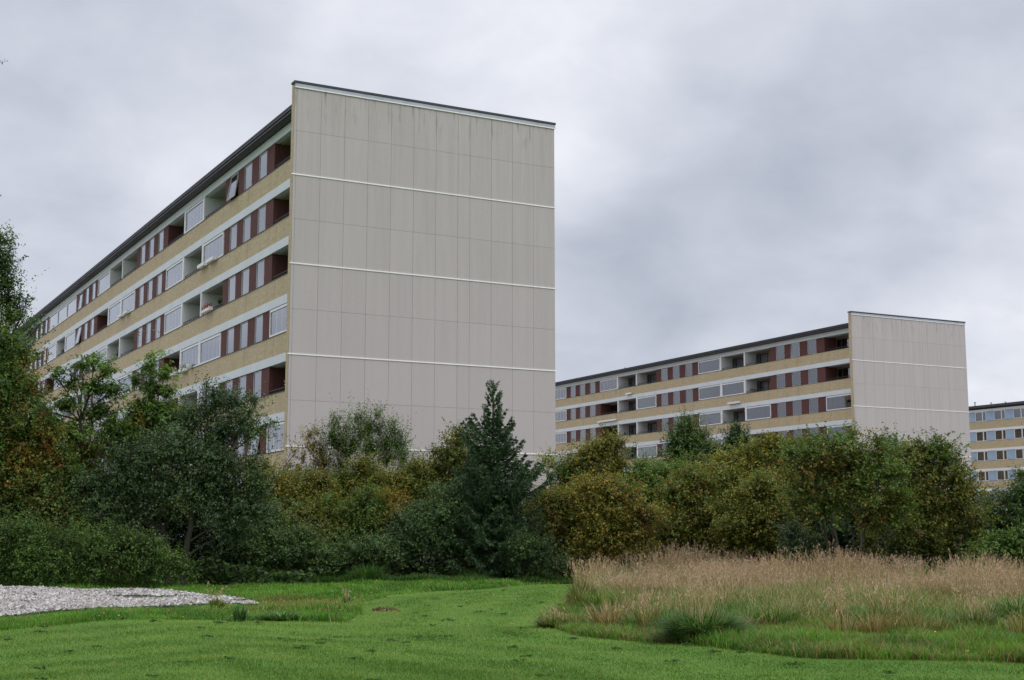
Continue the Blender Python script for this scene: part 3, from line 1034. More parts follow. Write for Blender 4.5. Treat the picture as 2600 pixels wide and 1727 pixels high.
def mown_lawn():
    n = 330000
    p = scatter(MOWN, n, 2.1)
    D = p[:, 1]
    nz = value_noise(p[:, 0], p[:, 1], 1.6, 1) * .5 + value_noise(p[:, 0], p[:, 1], .45, 2) * .5
    stripe = value_noise(p[:, 0] * .25 + p[:, 1] * .05, p[:, 1] + p[:, 0] * .28, .5, 3)
    # distance to the unmown edge: the mower followed it round in passes
    edge = np.array(gp((-300, 1480), (0, 1459), (250, 1440), (560, 1434), (800, 1437), (835, 1415), (830, 1385), (900, 1370), (1100, 1362), (1330, 1340)))
    edg2 = np.array(gp((2700, 1550), (2361, 1536), (2100, 1528), (1850, 1520), (1680, 1500), (1560, 1484), (1330, 1458), (1240, 1436), (1320, 1380), (1330, 1340)))

    def dist(E_):
        best = np.full(n, 1e9)
        for a_, b_ in zip(E_[:-1], E_[1:]):
            ab = b_ - a_
            t_ = np.clip(((p - a_) @ ab) / (ab @ ab), 0, 1)
            best = np.minimum(best, np.linalg.norm(p - a_ - t_[:, None] * ab, axis=1))
        return best
    d1, d2 = dist(edge), dist(edg2)
    wob = .5 * (value_noise(p[:, 0], p[:, 1], 3.0, 15) - .5)
    track = np.where(d1 < d2, np.sin((d1 + wob) * 2 * np.pi / 1.5), np.sin((d2 + wob) * 2 * np.pi / 1.5 + 1))
    track = .5 * track + .3 * np.exp(-np.minimum(d1, d2) * 3)
    h_ = (.022 + .03 * nz) * rng.uniform(.6, 1.4, n)
    wd = .006 + D * .00035
    c0 = np.array([0.074, 0.158, 0.018]); c1 = np.array([0.210, 0.305, 0.068])
    k = np.clip(.38 + .62 * track + .7 * (stripe - .5) + .7 * (value_noise(p[:, 0] * .5, p[:, 1], 3.0, 9) - .5) + .5 * (nz - .5) + rng.normal(0, .22, n), 0, 1.1)[:, None]
    col = c0 * (1 - k) + c1 * k
    yel = (rng.random(n) < .02 + .12 * np.clip(value_noise(p[:, 0] * .6, p[:, 1], .9, 19) - .62, 0, 1))
    col[yel] = np.array([0.30, 0.27, 0.11])
    me, _, _ = blades('mown_grass', p, h_, wd, h_ * rng.uniform(.2, 1.4, n), col, M['blade'], 1)
    tag(put('mown_grass', me), 'short bright green mown lawn with mower stripes', 'grass', kind='stuff')


mown_lawn()


def rough(name, label, poly, n, hmul, seed, straw=.06):
    p = scatter(poly, n, 1.5)
    D = p[:, 1]
    nz = value_noise(p[:, 0], p[:, 1], 1.1, seed) * .6 + value_noise(p[:, 0], p[:, 1], .4, seed + 1) * .4
    h_ = hmul * (.07 + .34 * nz ** 1.8) * rng.uniform(.6, 1.35, n)
    wd = .007 + D * .00042
    c0 = np.array([0.055, 0.155, 0.018]); c1 = np.array([0.15, 0.32, 0.036])
    k = np.clip(.45 + 1.4 * (value_noise(p[:, 0], p[:, 1], .8, seed + 5) - .5) + rng.normal(0, .25, n), 0, 1)[:, None]
    col = c0 * (1 - k) + c1 * k
    st = rng.random(n) < straw * (.3 + 1.8 * value_noise(p[:, 0], p[:, 1], 1.5, seed + 8))
    col[st] = pal(int(st.sum()), [(0.34, 0.27, 0.13), (0.22, 0.19, 0.07), (0.20, 0.12, 0.06)])
    wx, wy = gnd(680, 1392)
    near = np.exp(-(((p[:, 0] - wx) / 2.2) ** 2 + ((p[:, 1] - wy) / 3.2) ** 2))
    ww_ = rng.random(n) < .75 * near * (.4 + value_noise(p[:, 0], p[:, 1], .7, 44))
    col[ww_] = pal(int(ww_.sum()), [(0.28, 0.21, 0.07), (0.22, 0.13, 0.06), (0.22, 0.22, 0.06), (0.33, 0.27, 0.12)], jit=.3)
    me, _, _ = blades(name, p, h_, wd, h_ * rng.uniform(.3, 1.1, n), col, M['blade'], 2)
    tag(put(name, me), label, 'grass', kind='stuff')


rough('rough_grass', 'longer unmown green grass around the gravel and along the foot of the thicket', ROUGH_L, 90000, .62, 11)
rough('rough_grass', 'rough green grass in front of the tall dry stems', ROUGH_R, 120000, .85, 31, .26)


def tall_dry():
    # the stems stand in clumps of very different height, each leaning its own way
    fr_ = np.array(gp((1335, 1400), (1400, 1398), (1480, 1425), (1600, 1415), (1750, 1425), (1950, 1412), (2100, 1425), (2250, 1412), (2361, 1430), (2600, 1430)))
    fr_ = fr_[np.argsort(fr_[:, 0])]
    cc_ = scatter(TALL, 900, 1.1)
    cc_ = cc_[value_noise(cc_[:, 0], cc_[:, 1] * .6, 1.9, 57) > .42]
    yf = np.interp(cc_[:, 0], fr_[:, 0], fr_[:, 1])
    cc_ = cc_[(cc_[:, 1] > yf) | (rng.random(len(cc_)) < .5)]
    yf = np.interp(cc_[:, 0], fr_[:, 0], fr_[:, 1])
    P_, H_, L_, TH = [], [], [], []
    for (cx_, cy_), f_ in zip(cc_, yf):
        bk = np.clip((cy_ - f_) / 5.0, 0, 1)
        kn = int(rng.uniform(30, 120) * (.45 + .55 * bk))
        rad = rng.uniform(.25, .8)
        th = rng.uniform(0, 6.28, kn); q = np.sqrt(rng.random(kn)) * rad
        big = value_noise(np.array([cx_]), np.array([cy_]), 3.5, 58)[0]
        hc = (.42 + .40 * bk + .85 * (big - .5)) * rng.uniform(.62, 1.28)
        P_.append(np.stack([cx_ + q * np.cos(th), cy_ + q * np.sin(th)], 1))
        H_.append(hc * rng.uniform(.55, 1.15, kn) * (1 - .25 * q / rad))
        la = rng.uniform(0, 6.28)
        lv = np.stack([np.cos(th), np.sin(th)], 1) * .5 + np.array([np.cos(la), np.sin(la)]) * rng.uniform(.1, .9) + rng.normal(0, .35, (kn, 2))
        TH.append(np.arctan2(lv[:, 1], lv[:, 0]))
        L_.append(np.linalg.norm(lv, axis=1) * hc * rng.uniform(.15, .5, kn))
    bgp = scatter(TALL, 2200, 1.2)
    yb = np.interp(bgp[:, 0], fr_[:, 0], fr_[:, 1])
    bgp = bgp[(bgp[:, 1] > yb + 1)]
    P_.append(bgp); H_.append(rng.uniform(.4, .95, len(bgp))); TH.append(rng.uniform(0, 6.28, len(bgp))); L_.append(rng.uniform(.05, .35, len(bgp)))
    p = np.concatenate(P_); h_ = np.concatenate(H_); lean = np.concatenate(L_); th = np.concatenate(TH)
    flat = rng.random(len(p)) < .05
    lean[flat] = h_[flat] * 1.3; h_[flat] *= .6
    n = len(p)
    wd = .0042 + p[:, 1] * .00030
    straw = pal(n, [(0.50, 0.38, 0.25), (0.42, 0.31, 0.20), (0.56, 0.46, 0.32), (0.30, 0.27, 0.13)], [4, 3, 2, 2], .25)
    foot = pal(n, [(0.30, 0.27, 0.12), (0.16, 0.20, 0.06), (0.38, 0.30, 0.16)])
    me, tops, dirv = blades('tall_dry_grass', p, h_, wd, lean, foot, M['straw'], 3, straw, th=th)
    o = put('tall_dry_grass', me)
    tag(o, 'tall pinkish straw coloured dry grass with feathery seed heads before the thicket', 'tall grass', kind='stuff')
    # seed heads
    q = 6
    t = np.repeat(tops, q, 0)
    m_ = len(t)
    kk = rng.random((m_, 1))
    c = t + np.repeat(dirv, q, 0) * .06 * (1 - kk) * 1.0 - np.array([0, 0, 1.0]) * kk * .22 + rng.normal(0, .013, (m_, 3)) + [0, 0, .04]
    ax_ = np.tile([0, 0, 1.0], (m_, 1)) + rng.normal(0, .45, (m_, 3)) + np.repeat(dirv, q, 0) * .4
    cols = pal(m_, [(0.46, 0.31, 0.23), (0.37, 0.24, 0.17), (0.52, 0.40, 0.30)], jit=.3)
    hm = leaf_mesh('seed_heads', c, ax_, .070, cols, M['straw'], .22)
    put('seed_heads', hm, o)
    # green leaves low down among the stems
    n = 85000
    p = scatter(TALL, n, 1.4)
    nz = value_noise(p[:, 0], p[:, 1], 1.3, 61)
    h_ = (.16 + .62 * nz ** 1.3) * rng.uniform(.6, 1.3, n)
    col = pal(n, [(0.10, 0.19, 0.04), (0.15, 0.22, 0.06), (0.25, 0.25, 0.09), (0.36, 0.29, 0.15), (0.07, 0.13, 0.035)], [2, 2, 3, 4, 1.5], .35)
    me, _, _ = blades('undergrowth', p, h_, .009 + p[:, 1] * .0004, h_ * rng.uniform(.3, 1.2, n), col, M['blade'], 2)
    u_ = put('undergrowth', me)
    # hummocks of coarse olive, brown and dark green blades in front
    hc_ = scatter(gp((1300, 1395), (1440, 1462), (1700, 1475), (2100, 1480), (2500, 1490), (2500, 1380), (1500, 1380)), 190, 1.0)
    P_, H_, T_, L_, C_ = [], [], [], [], []
    fams = [[(0.16, 0.17, 0.05), (0.26, 0.21, 0.09)], [(0.07, 0.17, 0.04), (0.11, 0.22, 0.05)], [(0.22, 0.15, 0.07), (0.33, 0.26, 0.13)], [(0.12, 0.21, 0.04), (0.2, 0.26, 0.07)]]
    for cx_, cy_ in hc_:
        kn = int(rng.uniform(120, 330)); rad = rng.uniform(.15, .45); hh = rng.uniform(.16, .5)
        th = rng.uniform(0, 6.28, kn); q = np.sqrt(rng.random(kn)) * rad
        P_.append(np.stack([cx_ + q * np.cos(th), cy_ + q * np.sin(th)], 1))
        H_.append(hh * rng.uniform(.4, 1.1, kn)); T_.append(th + rng.normal(0, .5, kn)); L_.append(rng.uniform(.1, 1.0, kn) * (rad * .4 + hh * .6))
        C_.append(pal(kn, fams[rng.integers(0, 4)], jit=.45))
    p2, h2, l2 = np.concatenate(P_), np.concatenate(H_), np.concatenate(L_)
    me2, _, _ = blades('hummocks', p2, h2, .012 + p2[:, 1] * .0005, l2, np.concatenate(C_), M['blade'], 3, th=np.concatenate(T_))
    tag(put('hummocks', me2), 'olive, brown and dark green hummocks of coarse grass along the front of the dry stems', 'grass', kind='stuff')
    tag(u_, 'green and yellowing blades at the foot of the tall dry grass', 'grass', kind='stuff')


tall_dry()


def tussock(px_, py_, rad, h, label, cols, n=1500, stems=0, name='grass_tussock', lean=1.0):
    x, y = gnd(px_, py_)
    n = int(n * .6)
    th = rng.uniform(0, 2 * np.pi, n)
    r = rad * .55 * np.sqrt(rng.random(n))
    p = np.stack([x + r * np.cos(th), y + r * np.sin(th)], 1)
    h_ = h * rng.uniform(.25, 1.1, n) * (1 - .35 * r / (rad * .55))
    z0 = gh(p[:, 0], p[:, 1]) - .01
    base = np.stack([p[:, 0], p[:, 1], z0], 1)
    dirv = nrm(np.stack([np.cos(th), np.sin(th), np.zeros(n)], 1) + rng.normal(0, .4, (n, 3)) * [1, 1, 0])
    side = np.stack([-dirv[:, 1], dirv[:, 0], np.zeros(n)], 1)
    ln = lean * rad * rng.uniform(.2, 1.0, n)
    seg = 4
    wd = .020 + y * .0005
    R_ = []
    for i in range(seg + 1):
        t = i / seg
        pz = h_ * (1.35 * t - .55 * t ** 3 * (ln / rad))
        pp_ = base + dirv * (ln * t ** 1.6)[:, None] + np.stack([np.zeros(n), np.zeros(n), pz], 1)
        R_.append((pp_ - side * wd * .5 * (1 - t * .9), pp_ + side * wd * .5 * (1 - t * .9)))
    v = np.stack([np.stack([R_[i][0], R_[i][1], R_[i + 1][1], R_[i + 1][0]], 1) for i in range(seg)], 1)
    c = np.repeat(pal(n, cols, jit=.5), seg, 0)
    o = put(name, np_mesh(name, v.reshape(-1, 3), 4, M['blade'], c))
    tag(o, label, 'grass tussock')
    if stems:
        r = rad * .5 * np.sqrt(rng.random(stems)); th = rng.uniform(0, 6.28, stems)
        p = np.stack([x + r * np.cos(th), y + r * np.sin(th)], 1)
        hh = h * rng.uniform(1.3, 2.0, stems)
        me, tops, dv = blades('dry_stems', p, hh, np.full(stems, .004 + y * .0003), hh * .3, pal(stems, [(0.42, 0.33, 0.18)]), M['straw'], 3)
        put('dry_stems', me, o)['kind'] = 'stuff'
        t = np.repeat(tops, 5, 0)
        put('seed_heads', leaf_mesh('seed_heads', t - rng.random((len(t), 1)) * [0, 0, .15] + rng.normal(0, .015, t.shape), np.tile([0, 0, 1.], (len(t), 1)) + rng.normal(0, .5, t.shape), .07,
                                    pal(len(t), [(0.50, 0.36, 0.26)]), M['straw'], .25), o)['kind'] = 'stuff'
    return o


DK = [(0.060, 0.15, 0.05), (0.10, 0.21, 0.065), (0.04, 0.10, 0.035), (0.16, 0.26, 0.09)]
MX = [(0.12, 0.16, 0.045), (0.26, 0.21, 0.09), (0.07, 0.13, 0.03), (0.20, 0.14, 0.06)]
tussock(1618, 1480, .66, .56, 'large dark green arching tussock at the front edge of the tall dry grass', DK + [(0.16, 0.2, 0.08)], 4200, 70, lean=1.15)
tussock(2345, 1452, .70, .55, 'dark arching tussock at the right edge of the photo', DK, 2200, 8)
tussock(552, 1437, .16, .34, 'small dense green tuft between the gravel and the mown lawn', DK, 500)
tussock(648, 1432, .5, .20, 'low spreading dark tuft right of the gravel', DK, 900)
tussock(500, 1405, .22, .30, 'weedy yellow green tuft growing at the front corner of the gravel', [(0.12, 0.2, 0.04), (0.2, 0.2, 0.07)], 400, 10)
tussock(1275, 1440, .42, .22, 'low grey green tuft with a few bare dry stalks, left end of the tall grass', DK + MX, 900, 16)
tussock(1345, 1400, .45, .55, 'tall dark tuft at the left corner of the dry grass', DK + MX, 1300, 60)
tussock(1480, 1452, .45, .36, 'brown hearted tussock left of the large dark one', MX, 1200, 30)
tussock(2055, 1462, .42, .45, 'brownish upright tussock in the middle of the rough grass', MX, 1200, 25)
tussock(2250, 1466, .48, .42, 'straw and olive tussock right of the brownish one', MX + DK, 1300, 40)
tussock(1930, 1448, .38, .38, 'olive tussock with dark foot between dry stems', MX + DK, 1000, 30)
tussock(1770, 1450, .40, .26, 'dark green hummock behind and right of the large tussock', DK, 900, 5)
tussock(800, 1392, .18, .26, 'small grey green tuft in the grass right of the gravel', DK, 350, 6)


def gravel():
    n = 30000
    p = scatter(GRAVEL, n, 1.2)
    cen = np.mean(np.array(GRAVEL), 0)
    hh = value_noise(p[:, 0], p[:, 1], 2.2, 71)
    keep = value_noise(p[:, 0], p[:, 1], .7, 72) > .12
    # broken edges at the right hand end
    ex = p[:, 0] + 9.0
    keep &= rng.random(n) > np.clip(ex / 3.0, 0, .8) * (value_noise(p[:, 0], p[:, 1], .6, 73) > .35)
    p = p[keep]; hh = hh[keep]; n = len(p)
    sz = rng.uniform(.018, .050, n) * (1 + .6 * (rng.random(n) < .08))
    # an irregular stone: an octahedron cut by random stretch
    oct_v = np.array([[1, 0, 0], [0, 1, 0], [-1, 0, 0], [0, -1, 0], [0, 0, 1], [0, 0, -1]], float)
    oct_f = np.array([[0, 1, 4], [1, 2, 4], [2, 3, 4], [3, 0, 4], [1, 0, 5], [2, 1, 5], [3, 2, 5], [0, 3, 5]])
    v = oct_v[None] * (sz[:, None, None] * rng.uniform(.55, 1.3, (n, 6, 1))) + rng.normal(0, 1, (n, 6, 3)) * sz[:, None, None] * .22
    v[:, :, 2] *= .75
    th = rng.uniform(0, 6.28, n)
    c, s = np.cos(th)[:, None], np.sin(th)[:, None]
    x = v[:, :, 0] * c - v[:, :, 1] * s; y = v[:, :, 0] * s + v[:, :, 1] * c
    z = v[:, :, 2]
    x = x + p[:, :1]; y = y + p[:, 1:2]; z = z + (gh(p[:, 0], p[:, 1]) + .035 + .11 * hh)[:, None]
    V = np.stack([x, y, z], -1)[:, oct_f]          # n,8,3,3
    col = pal(n, [(0.42, 0.395, 0.375), (0.30, 0.28, 0.262), (0.53, 0.50, 0.475), (0.17, 0.15, 0.13)], [4, 3.5, 2, 2.4], .25)
    m, h = mat('broken_stone')
    a_ = h.n('ShaderNodeAttribute', attribute_name='Col').outputs['Color']
    finish(h, h.n('ShaderNodeBsdfPrincipled', {'Base Color': a_, 'Roughness': .9}).outputs[0])
    o = put('gravel', np_mesh('gravel', V.reshape(-1, 3), 3, m, np.repeat(col, 8, 0)))
    tag(o, 'bed of pale broken stone lying in the grass at the left', 'gravel', kind='stuff')
    # grey dust bed under the stones
    b = [(x_, y_, float(gh(x_, y_)) + .012) for x_, y_ in gp((-160, 1428), (-10, 1416), (120, 1411), (330, 1405), (400, 1398), (430, 1390), (380, 1381), (200, 1373), (0, 1369), (-200, 1367))]
    g = MB(); g.poly(b)
    o = g.build('gravel_bed', simple('stone_dust', (0.27, 0.25, 0.24), .95, var=.35, scale=8, bump=.5))
    tag(o, kind='structure')


gravel()


def clippings():
    """clots of wet mown grass lying about the lawn"""
    spots = [(1160, 1419, .10), (1100, 1416, .16), (1060, 1404, .08), (1030, 1430, .2), (1160, 1458, .14), (1310, 1438, .12), (1350, 1442, .10), (1370, 1392, .10),
             (1250, 1398, .10), (1290, 1404, .12), (1440, 1448, .10), (1210, 1445, .12), (960, 1468, .2), (900, 1475, .14), (700, 1500, .12), (860, 1508, .08),
             (1640, 1512, .14), (1690, 1505, .1), (2040, 1560, .12), (1850, 1540, .2), (1560, 1530, .1), (350, 1445, .12), (280, 1440, .1), (90, 1463, .14), (160, 1505, .1),
             (540, 1440, .2), (600, 1443, .1), (1900, 1508, .14), (740, 1475, .1), (30, 1480, .1), (820, 1530, .1), (1180, 1490, .12), (1420, 1500, .1), (1330, 1470, .14)]
    C = []
    for (x, y, r) in spots:
        gx, gy = gnd(x, y)
        r = r * .6
        k = int(20 + 380 * r)
        a = rng.uniform(0, 6.28, k); q = np.abs(rng.normal(0, .6, k)) * r
        pz = np.maximum(1 - (q / r) ** 2, 0) * r * .35
        C.append(np.stack([gx + np.cos(a) * q * rng.uniform(1, 2.4) + rng.normal(0, .5 * r), gy + np.sin(a) * q, gh(gx, gy) + .03 + pz * rng.random(k)], 1))
    for i in range(70):
        gx, gy = scatter(MOWN, 1, 1.2)[0]
        if gy < 13:
            continue
        k = 26; r = rng.uniform(.03, .07)
        a = rng.uniform(0, 6.28, k); q = np.sqrt(rng.random(k)) * r
        C.append(np.stack([gx + np.cos(a) * q * 2, gy + np.sin(a) * q, gh(gx, gy) + .04 + .02 * rng.random(k)], 1))
    C = np.concatenate(C)
    n = len(C)
    me = leaf_mesh('grass_clippings', C, rng.normal(0, 1, (n, 3)) * [1, 1, .35], .055, pal(n, [(0.035, 0.09, 0.02), (0.06, 0.13, 0.03), (0.10, 0.16, 0.035)]), M['blade'], .3)
    tag(put('grass_clippings', me), 'dark clots of wet clippings scattered over the mown lawn', 'clippings', kind='stuff')


clippings()


def fallen_leaves():
    k = 1500
    p = scatter(gp((-100, 1440), (1330, 1450), (2400, 1560), (2400, 1330), (-100, 1345)), k, .4)
    c = np.stack([p[:, 0], p[:, 1], gh(p[:, 0], p[:, 1]) + rng.uniform(.04, .14, k)], 1)
    me = leaf_mesh('fallen_leaves', c, rng.normal(0, 1, (k, 3)) * [1, 1, .3], .07, pal(k, [(0.30, 0.22, 0.06), (0.22, 0.12, 0.05), (0.33, 0.30, 0.09)]), M['leaf'], .6, np.tile([0, 0, 1.], (k, 1)))
    tag(put('fallen_leaves', me), 'yellow and brown fallen leaves scattered in the grass', 'fallen leaves', kind='stuff')


fallen_leaves()
# low mound of brown leaves beside the mower track
gx, gy = gnd(888, 1406)
n = 160
a = rng.uniform(0, 6.28, n); q = np.sqrt(rng.random(n)) * .2
c = np.stack([gx + np.cos(a) * q * 1.5, gy + np.sin(a) * q, gh(gx, gy) + .02 + .08 * (1 - (q / .2) ** 2) * rng.random(n)], 1)
tag(put('leaf_pile', leaf_mesh('leaf_pile', c, rng.normal(0, 1, (n, 3)), .07, pal(n, [(0.17, 0.09, 0.05), (0.10, 0.06, 0.04), (0.25, 0.2, 0.16)]), M['leaf'])),
    'small brown heap lying in the grass beside the mown path', 'leaf heap')
gx, gy = gnd(2158, 1503)
o = empty('dandelion', (gx, gy, float(gh(gx, gy))))
tag(o, 'single yellow dandelion in the rough grass at the lower right', 'flower')
m = MB(); m.tube([(0, 0, 0), (.01, 0, .2)], [.006, .005], 5); m.build('stem', simple('green_stem', (0.1, 0.2, 0.05)), o)
m = MB(); m.lathe([(.005, .195), (.012, .2), (.016, .21), (.009, .216)], 12); m.build('flower_head', simple('yellow_petals', (0.75, 0.55, 0.02)), o)

# ------------------------------------------------------------------ trees and shrubs
VEG = 4.3
PX = 1.1012 / F          # metres per displayed pixel, per metre of distance


def curve_pts(a, b, n=6, sag=0.1, seed=0):
    a, b = Vector(a), Vector(b)
    L = (b - a).length
    r = random.Random(seed)
    off = Vector((r.uniform(-1, 1), r.uniform(-1, 1), r.uniform(-.2, .6))) * L * sag
    return [a.lerp(b, t) + off * math.sin(math.pi * t) + Vector((r.uniform(-1, 1), r.uniform(-1, 1), r.uniform(-1, 1))) * L * .015
            for t in [i / (n - 1) for i in range(n)]]


COUNT = [0]


def tree(name, label, cat, D, lobes, cols, wts=None, leaf=.12, dens=170, trunk=.09, stems=1, base=None, spray=(.25, .55), nleaf=9,
         up=.35, material='leaf', asp=.6, depth=.75, group=None, bark='bark', bare=0.0, droop=0.0, patch=None, fork=None, shell=.45, tuft=.62,
         spread=.3, join=.35, grow=1.16, dy=0):
    """lobes: (px, py, radius px[, squash, depth offset m]) read off the photograph; each becomes a clump of leafy
    sprays in space at its own distance"""
    COUNT[0] += 1
    seed = COUNT[0] * 101
    r = random.Random(seed)
    C, R = [], []
    for lb in lobes:
        x, y, rp = lb[:3]
        sq = lb[3] if len(lb) > 3 else .9
        doff = lb[4] if len(lb) > 4 else r.uniform(-.6, .6) * rp * PX * D
        c = at(x, y + dy, D + doff)
        rr = rp * PX * D * grow
        C.append(c); R.append((rr, rr * depth, rr * sq))
    if base is None:
        bx = sum(c.x * q[0] for c, q in zip(C, R)) / sum(q[0] for q in R)
        base = (bx, D)
    bx, by = base
    root = empty(name, (bx, by, -0.03))
    tag(root, label, cat, group)
    o_ = np.array([bx, by, -0.03])
    leaf = leaf * .78
    # trunk and limbs
    tb = MB()
    zlow = max(.35, min(c.z - q[2] for c, q in zip(C, R)))
    ztopc = max(c.z for c in C)
    starts = []
    for s in range(stems):
        a_ = 6.28 * s / max(stems, 1) + r.uniform(-.4, .4)
        off = Vector((math.cos(a_), math.sin(a_) * .8, 0)) * (0 if stems == 1 else r.uniform(.15, .45))
        fk = zlow + (ztopc - zlow) * (join if stems == 1 else r.uniform(.08, .3))
        lean_ = Vector((math.cos(a_), math.sin(a_), 0)) * (r.uniform(0, .1) if stems == 1 else spread * fk * r.uniform(.5, 1))
        mc = sum((c.x for c in C)) / len(C)
        p1 = Vector(((bx * .5 + mc * .5) if stems == 1 else bx, by, fk)) + lean_ + off
        pts = curve_pts(Vector((bx, by, -.1)) + off, p1, 7, .05, seed + s)
        rd = trunk * r.uniform(.75, 1.1)
        tb.tube([tuple(p - Vector(o_)) for p in pts], [rd * (1.35 if i == 0 else 1 - .07 * i) for i in range(7)], 8)
        starts.append((pts, rd * .6))
    for c, q in zip(C, R):
        pts, rd = min(starts, key=lambda s: (s[0][-1] - c).length)
        j = 6 if c.z > pts[-1].z else max(2, min(5, int(6 * (c.z - .5) / max(pts[-1].z, .5))))
        st_ = pts[j]
        lp = curve_pts(st_, c, 6, .10, seed + int(c.x * 37) % 997)
        r0 = min(rd, trunk * .33, .035)
        tb.tube([tuple(p - Vector(o_)) for p in lp], [r0 * (1 - .13 * i) for i in range(6)], 6, cap=False)
        for k in range(7):
            dv = Vector((r.gauss(0, 1), r.gauss(0, 1), abs(r.gauss(0, 1)) * .8)).normalized()
            e = c + Vector((dv.x * q[0], dv.y * q[1], dv.z * q[2])) * .85
            sp = curve_pts(lp[r.choice([3, 4, 5])], e, 5, .12, seed + k)
            tb.tube([tuple(p - Vector(o_)) for p in sp], [r0 * .3 * (1 - .2 * i) + .003 for i in range(5)], 4, cap=False)
    # sprays
    P0, DV, LN = [], [], []
    g = np.random.default_rng(seed)
    for c, q in zip(C, R):
        area = VEG * 4 * math.pi * ((q[0] * q[1]) ** 1.6 / 3 + (q[0] * q[2]) ** 1.6 / 3 + (q[1] * q[2]) ** 1.6 / 3) ** (1 / 1.6)
        ns = max(12, int(area * dens / nleaf))
        dv = nrm(g.normal(0, 1, (ns, 3)))
        # lumpy radius so the outline is uneven
        ph = g.uniform(0, 6.28, 3)
        bump_ = 1 + .22 * np.sin(dv[:, 0] * 5 + ph[0]) + .14 * np.sin(dv[:, 2] * 6 + dv[:, 1] * 4 + ph[1]) + .08 * np.sin(dv[:, 1] * 9 + ph[2])
        rad = (shell + (1 - shell) * g.random(ns) ** .6) * bump_
        ln = g.uniform(*spray, ns) * np.where(g.random(ns) < .09, g.uniform(1.5, 2.6, ns), 1)
        # most sprays gather in tufts on the outside of the lobe, with hollows between the tufts
        nsub = max(5, int(area / VEG / tuft ** 2 * 1.1))
        sd = nrm(g.normal(0, 1, (nsub, 3)) + [0, 0, .15])
        sb = 1 + .20 * np.sin(sd[:, 0] * 5 + ph[0]) + .14 * np.sin(sd[:, 2] * 6 + sd[:, 1] * 4 + ph[1])
        sc_ = sd * np.array(q) * (g.uniform(.68, 1.06, nsub) * sb)[:, None]
        ai = g.integers(0, nsub, ns)
        loc_ = g.normal(0, 1, (ns, 3)) * tuft * g.uniform(.28, .5, nsub)[ai][:, None] * [1, 1, .7]
        inner = g.random(ns) < .30
        pos = np.where(inner[:, None], dv * np.array(q) * rad[:, None] * .86, sc_[ai] + loc_)
        out = nrm(np.where(inner[:, None], dv, sd[ai] * .8 + nrm(loc_) * .6))
        p = np.array(c) + pos - out * (ln * .6)[:, None]
        d2 = nrm(out + np.array([0, 0, up]) + g.normal(0, .34, (ns, 3)))
        P0.append(p); DV.append(d2); LN.append(ln)
    P0 = np.concatenate(P0); DV = np.concatenate(DV); LN = np.concatenate(LN)
    keep = P0[:, 2] > .12
    P0, DV, LN = P0[keep], DV[keep], LN[keep]
    ns = len(P0)
    t = np.tile((np.arange(nleaf) + .5) / nleaf, ns) + g.uniform(-.05, .05, ns * nleaf)
    pp_ = np.repeat(P0, nleaf, 0); dd = np.repeat(DV, nleaf, 0); ll = np.repeat(LN, nleaf)
    side = nrm(g.normal(0, 1, (ns * nleaf, 3)))
    side = nrm(side - dd * (side * dd).sum(1, keepdims=True))
    ctr = pp_ + dd * (ll * t)[:, None] + side * leaf * .55
    ctr[:, 2] -= droop * (ll * t) ** 1.5
    axis = nrm(side + dd * .5 - np.array([0, 0, .3 + droop]))
    upn = np.tile([0, 0, 1.0], (len(ctr), 1)) + dd * .4
    # hue: each spray picks a colour, some leaves differ; patches of one hue hang together
    cols = np.array(cols)
    wts = np.ones(len(cols)) if wts is None else np.array(wts, float)
    cum = np.cumsum(wts / wts.sum())
    psz = patch or .9
    nz = value_noise(P0[:, 0] + P0[:, 1] * .5, P0[:, 2] + P0[:, 1] * .31, psz, seed % 97 + 3)
    nz2 = value_noise(P0[:, 0] * 1.3 + P0[:, 2], P0[:, 1] + P0[:, 2] * .7, psz * .4, seed % 89 + 5)
    u = np.clip(.47 + .8 * (nz - .5) + .55 * (nz2 - .5) + g.normal(0, .13, ns), 0, .999)
    ui = np.clip(np.repeat(u, nleaf) + g.normal(0, .13, ns * nleaf), 0, .999)
    ci = np.searchsorted(cum, ui)
    lc = cols[np.clip(ci, 0, len(cols) - 1)] * g.uniform(.78, 1.25, (ns * nleaf, 1))
    kb = ctr[:, 2] > .03
    if bare:
        kb &= g.random(len(ctr)) > bare
    ctr, axis, lc, upn = ctr[kb], axis[kb], lc[kb], upn[kb]
    cm = leaf_mesh('crown', ctr - o_, axis, leaf, lc, M[material], asp, upn)
    crown = put('crown', cm, root)
    # twigs of the outermost sprays
    tri = []
    nt_ = min(ns, 900)
    sel = g.choice(ns, nt_, replace=False)
    a = P0[sel] - DV[sel] * .12 - o_; b = P0[sel] + DV[sel] * (LN[sel] * .95)[:, None] - o_
    if droop:
        b[:, 2] -= droop * LN[sel] ** 1.5
    for ang in (0, 1):
        s_ = nrm(np.cross(DV[sel], [[.3, .2, 1.0], [1.0, -.4, .2]][ang])) * (.0035 + D * .00007)
        tri.append(np.stack([a - s_, a + s_, b + s_ * .3, b - s_ * .3], 1))
    tw = np.concatenate(tri).reshape(-1, 3)
    tk = tb.build('trunk', M[bark], root)
    put('twigs', np_mesh('twigs', tw, 4, M[bark]), tk)
    return root


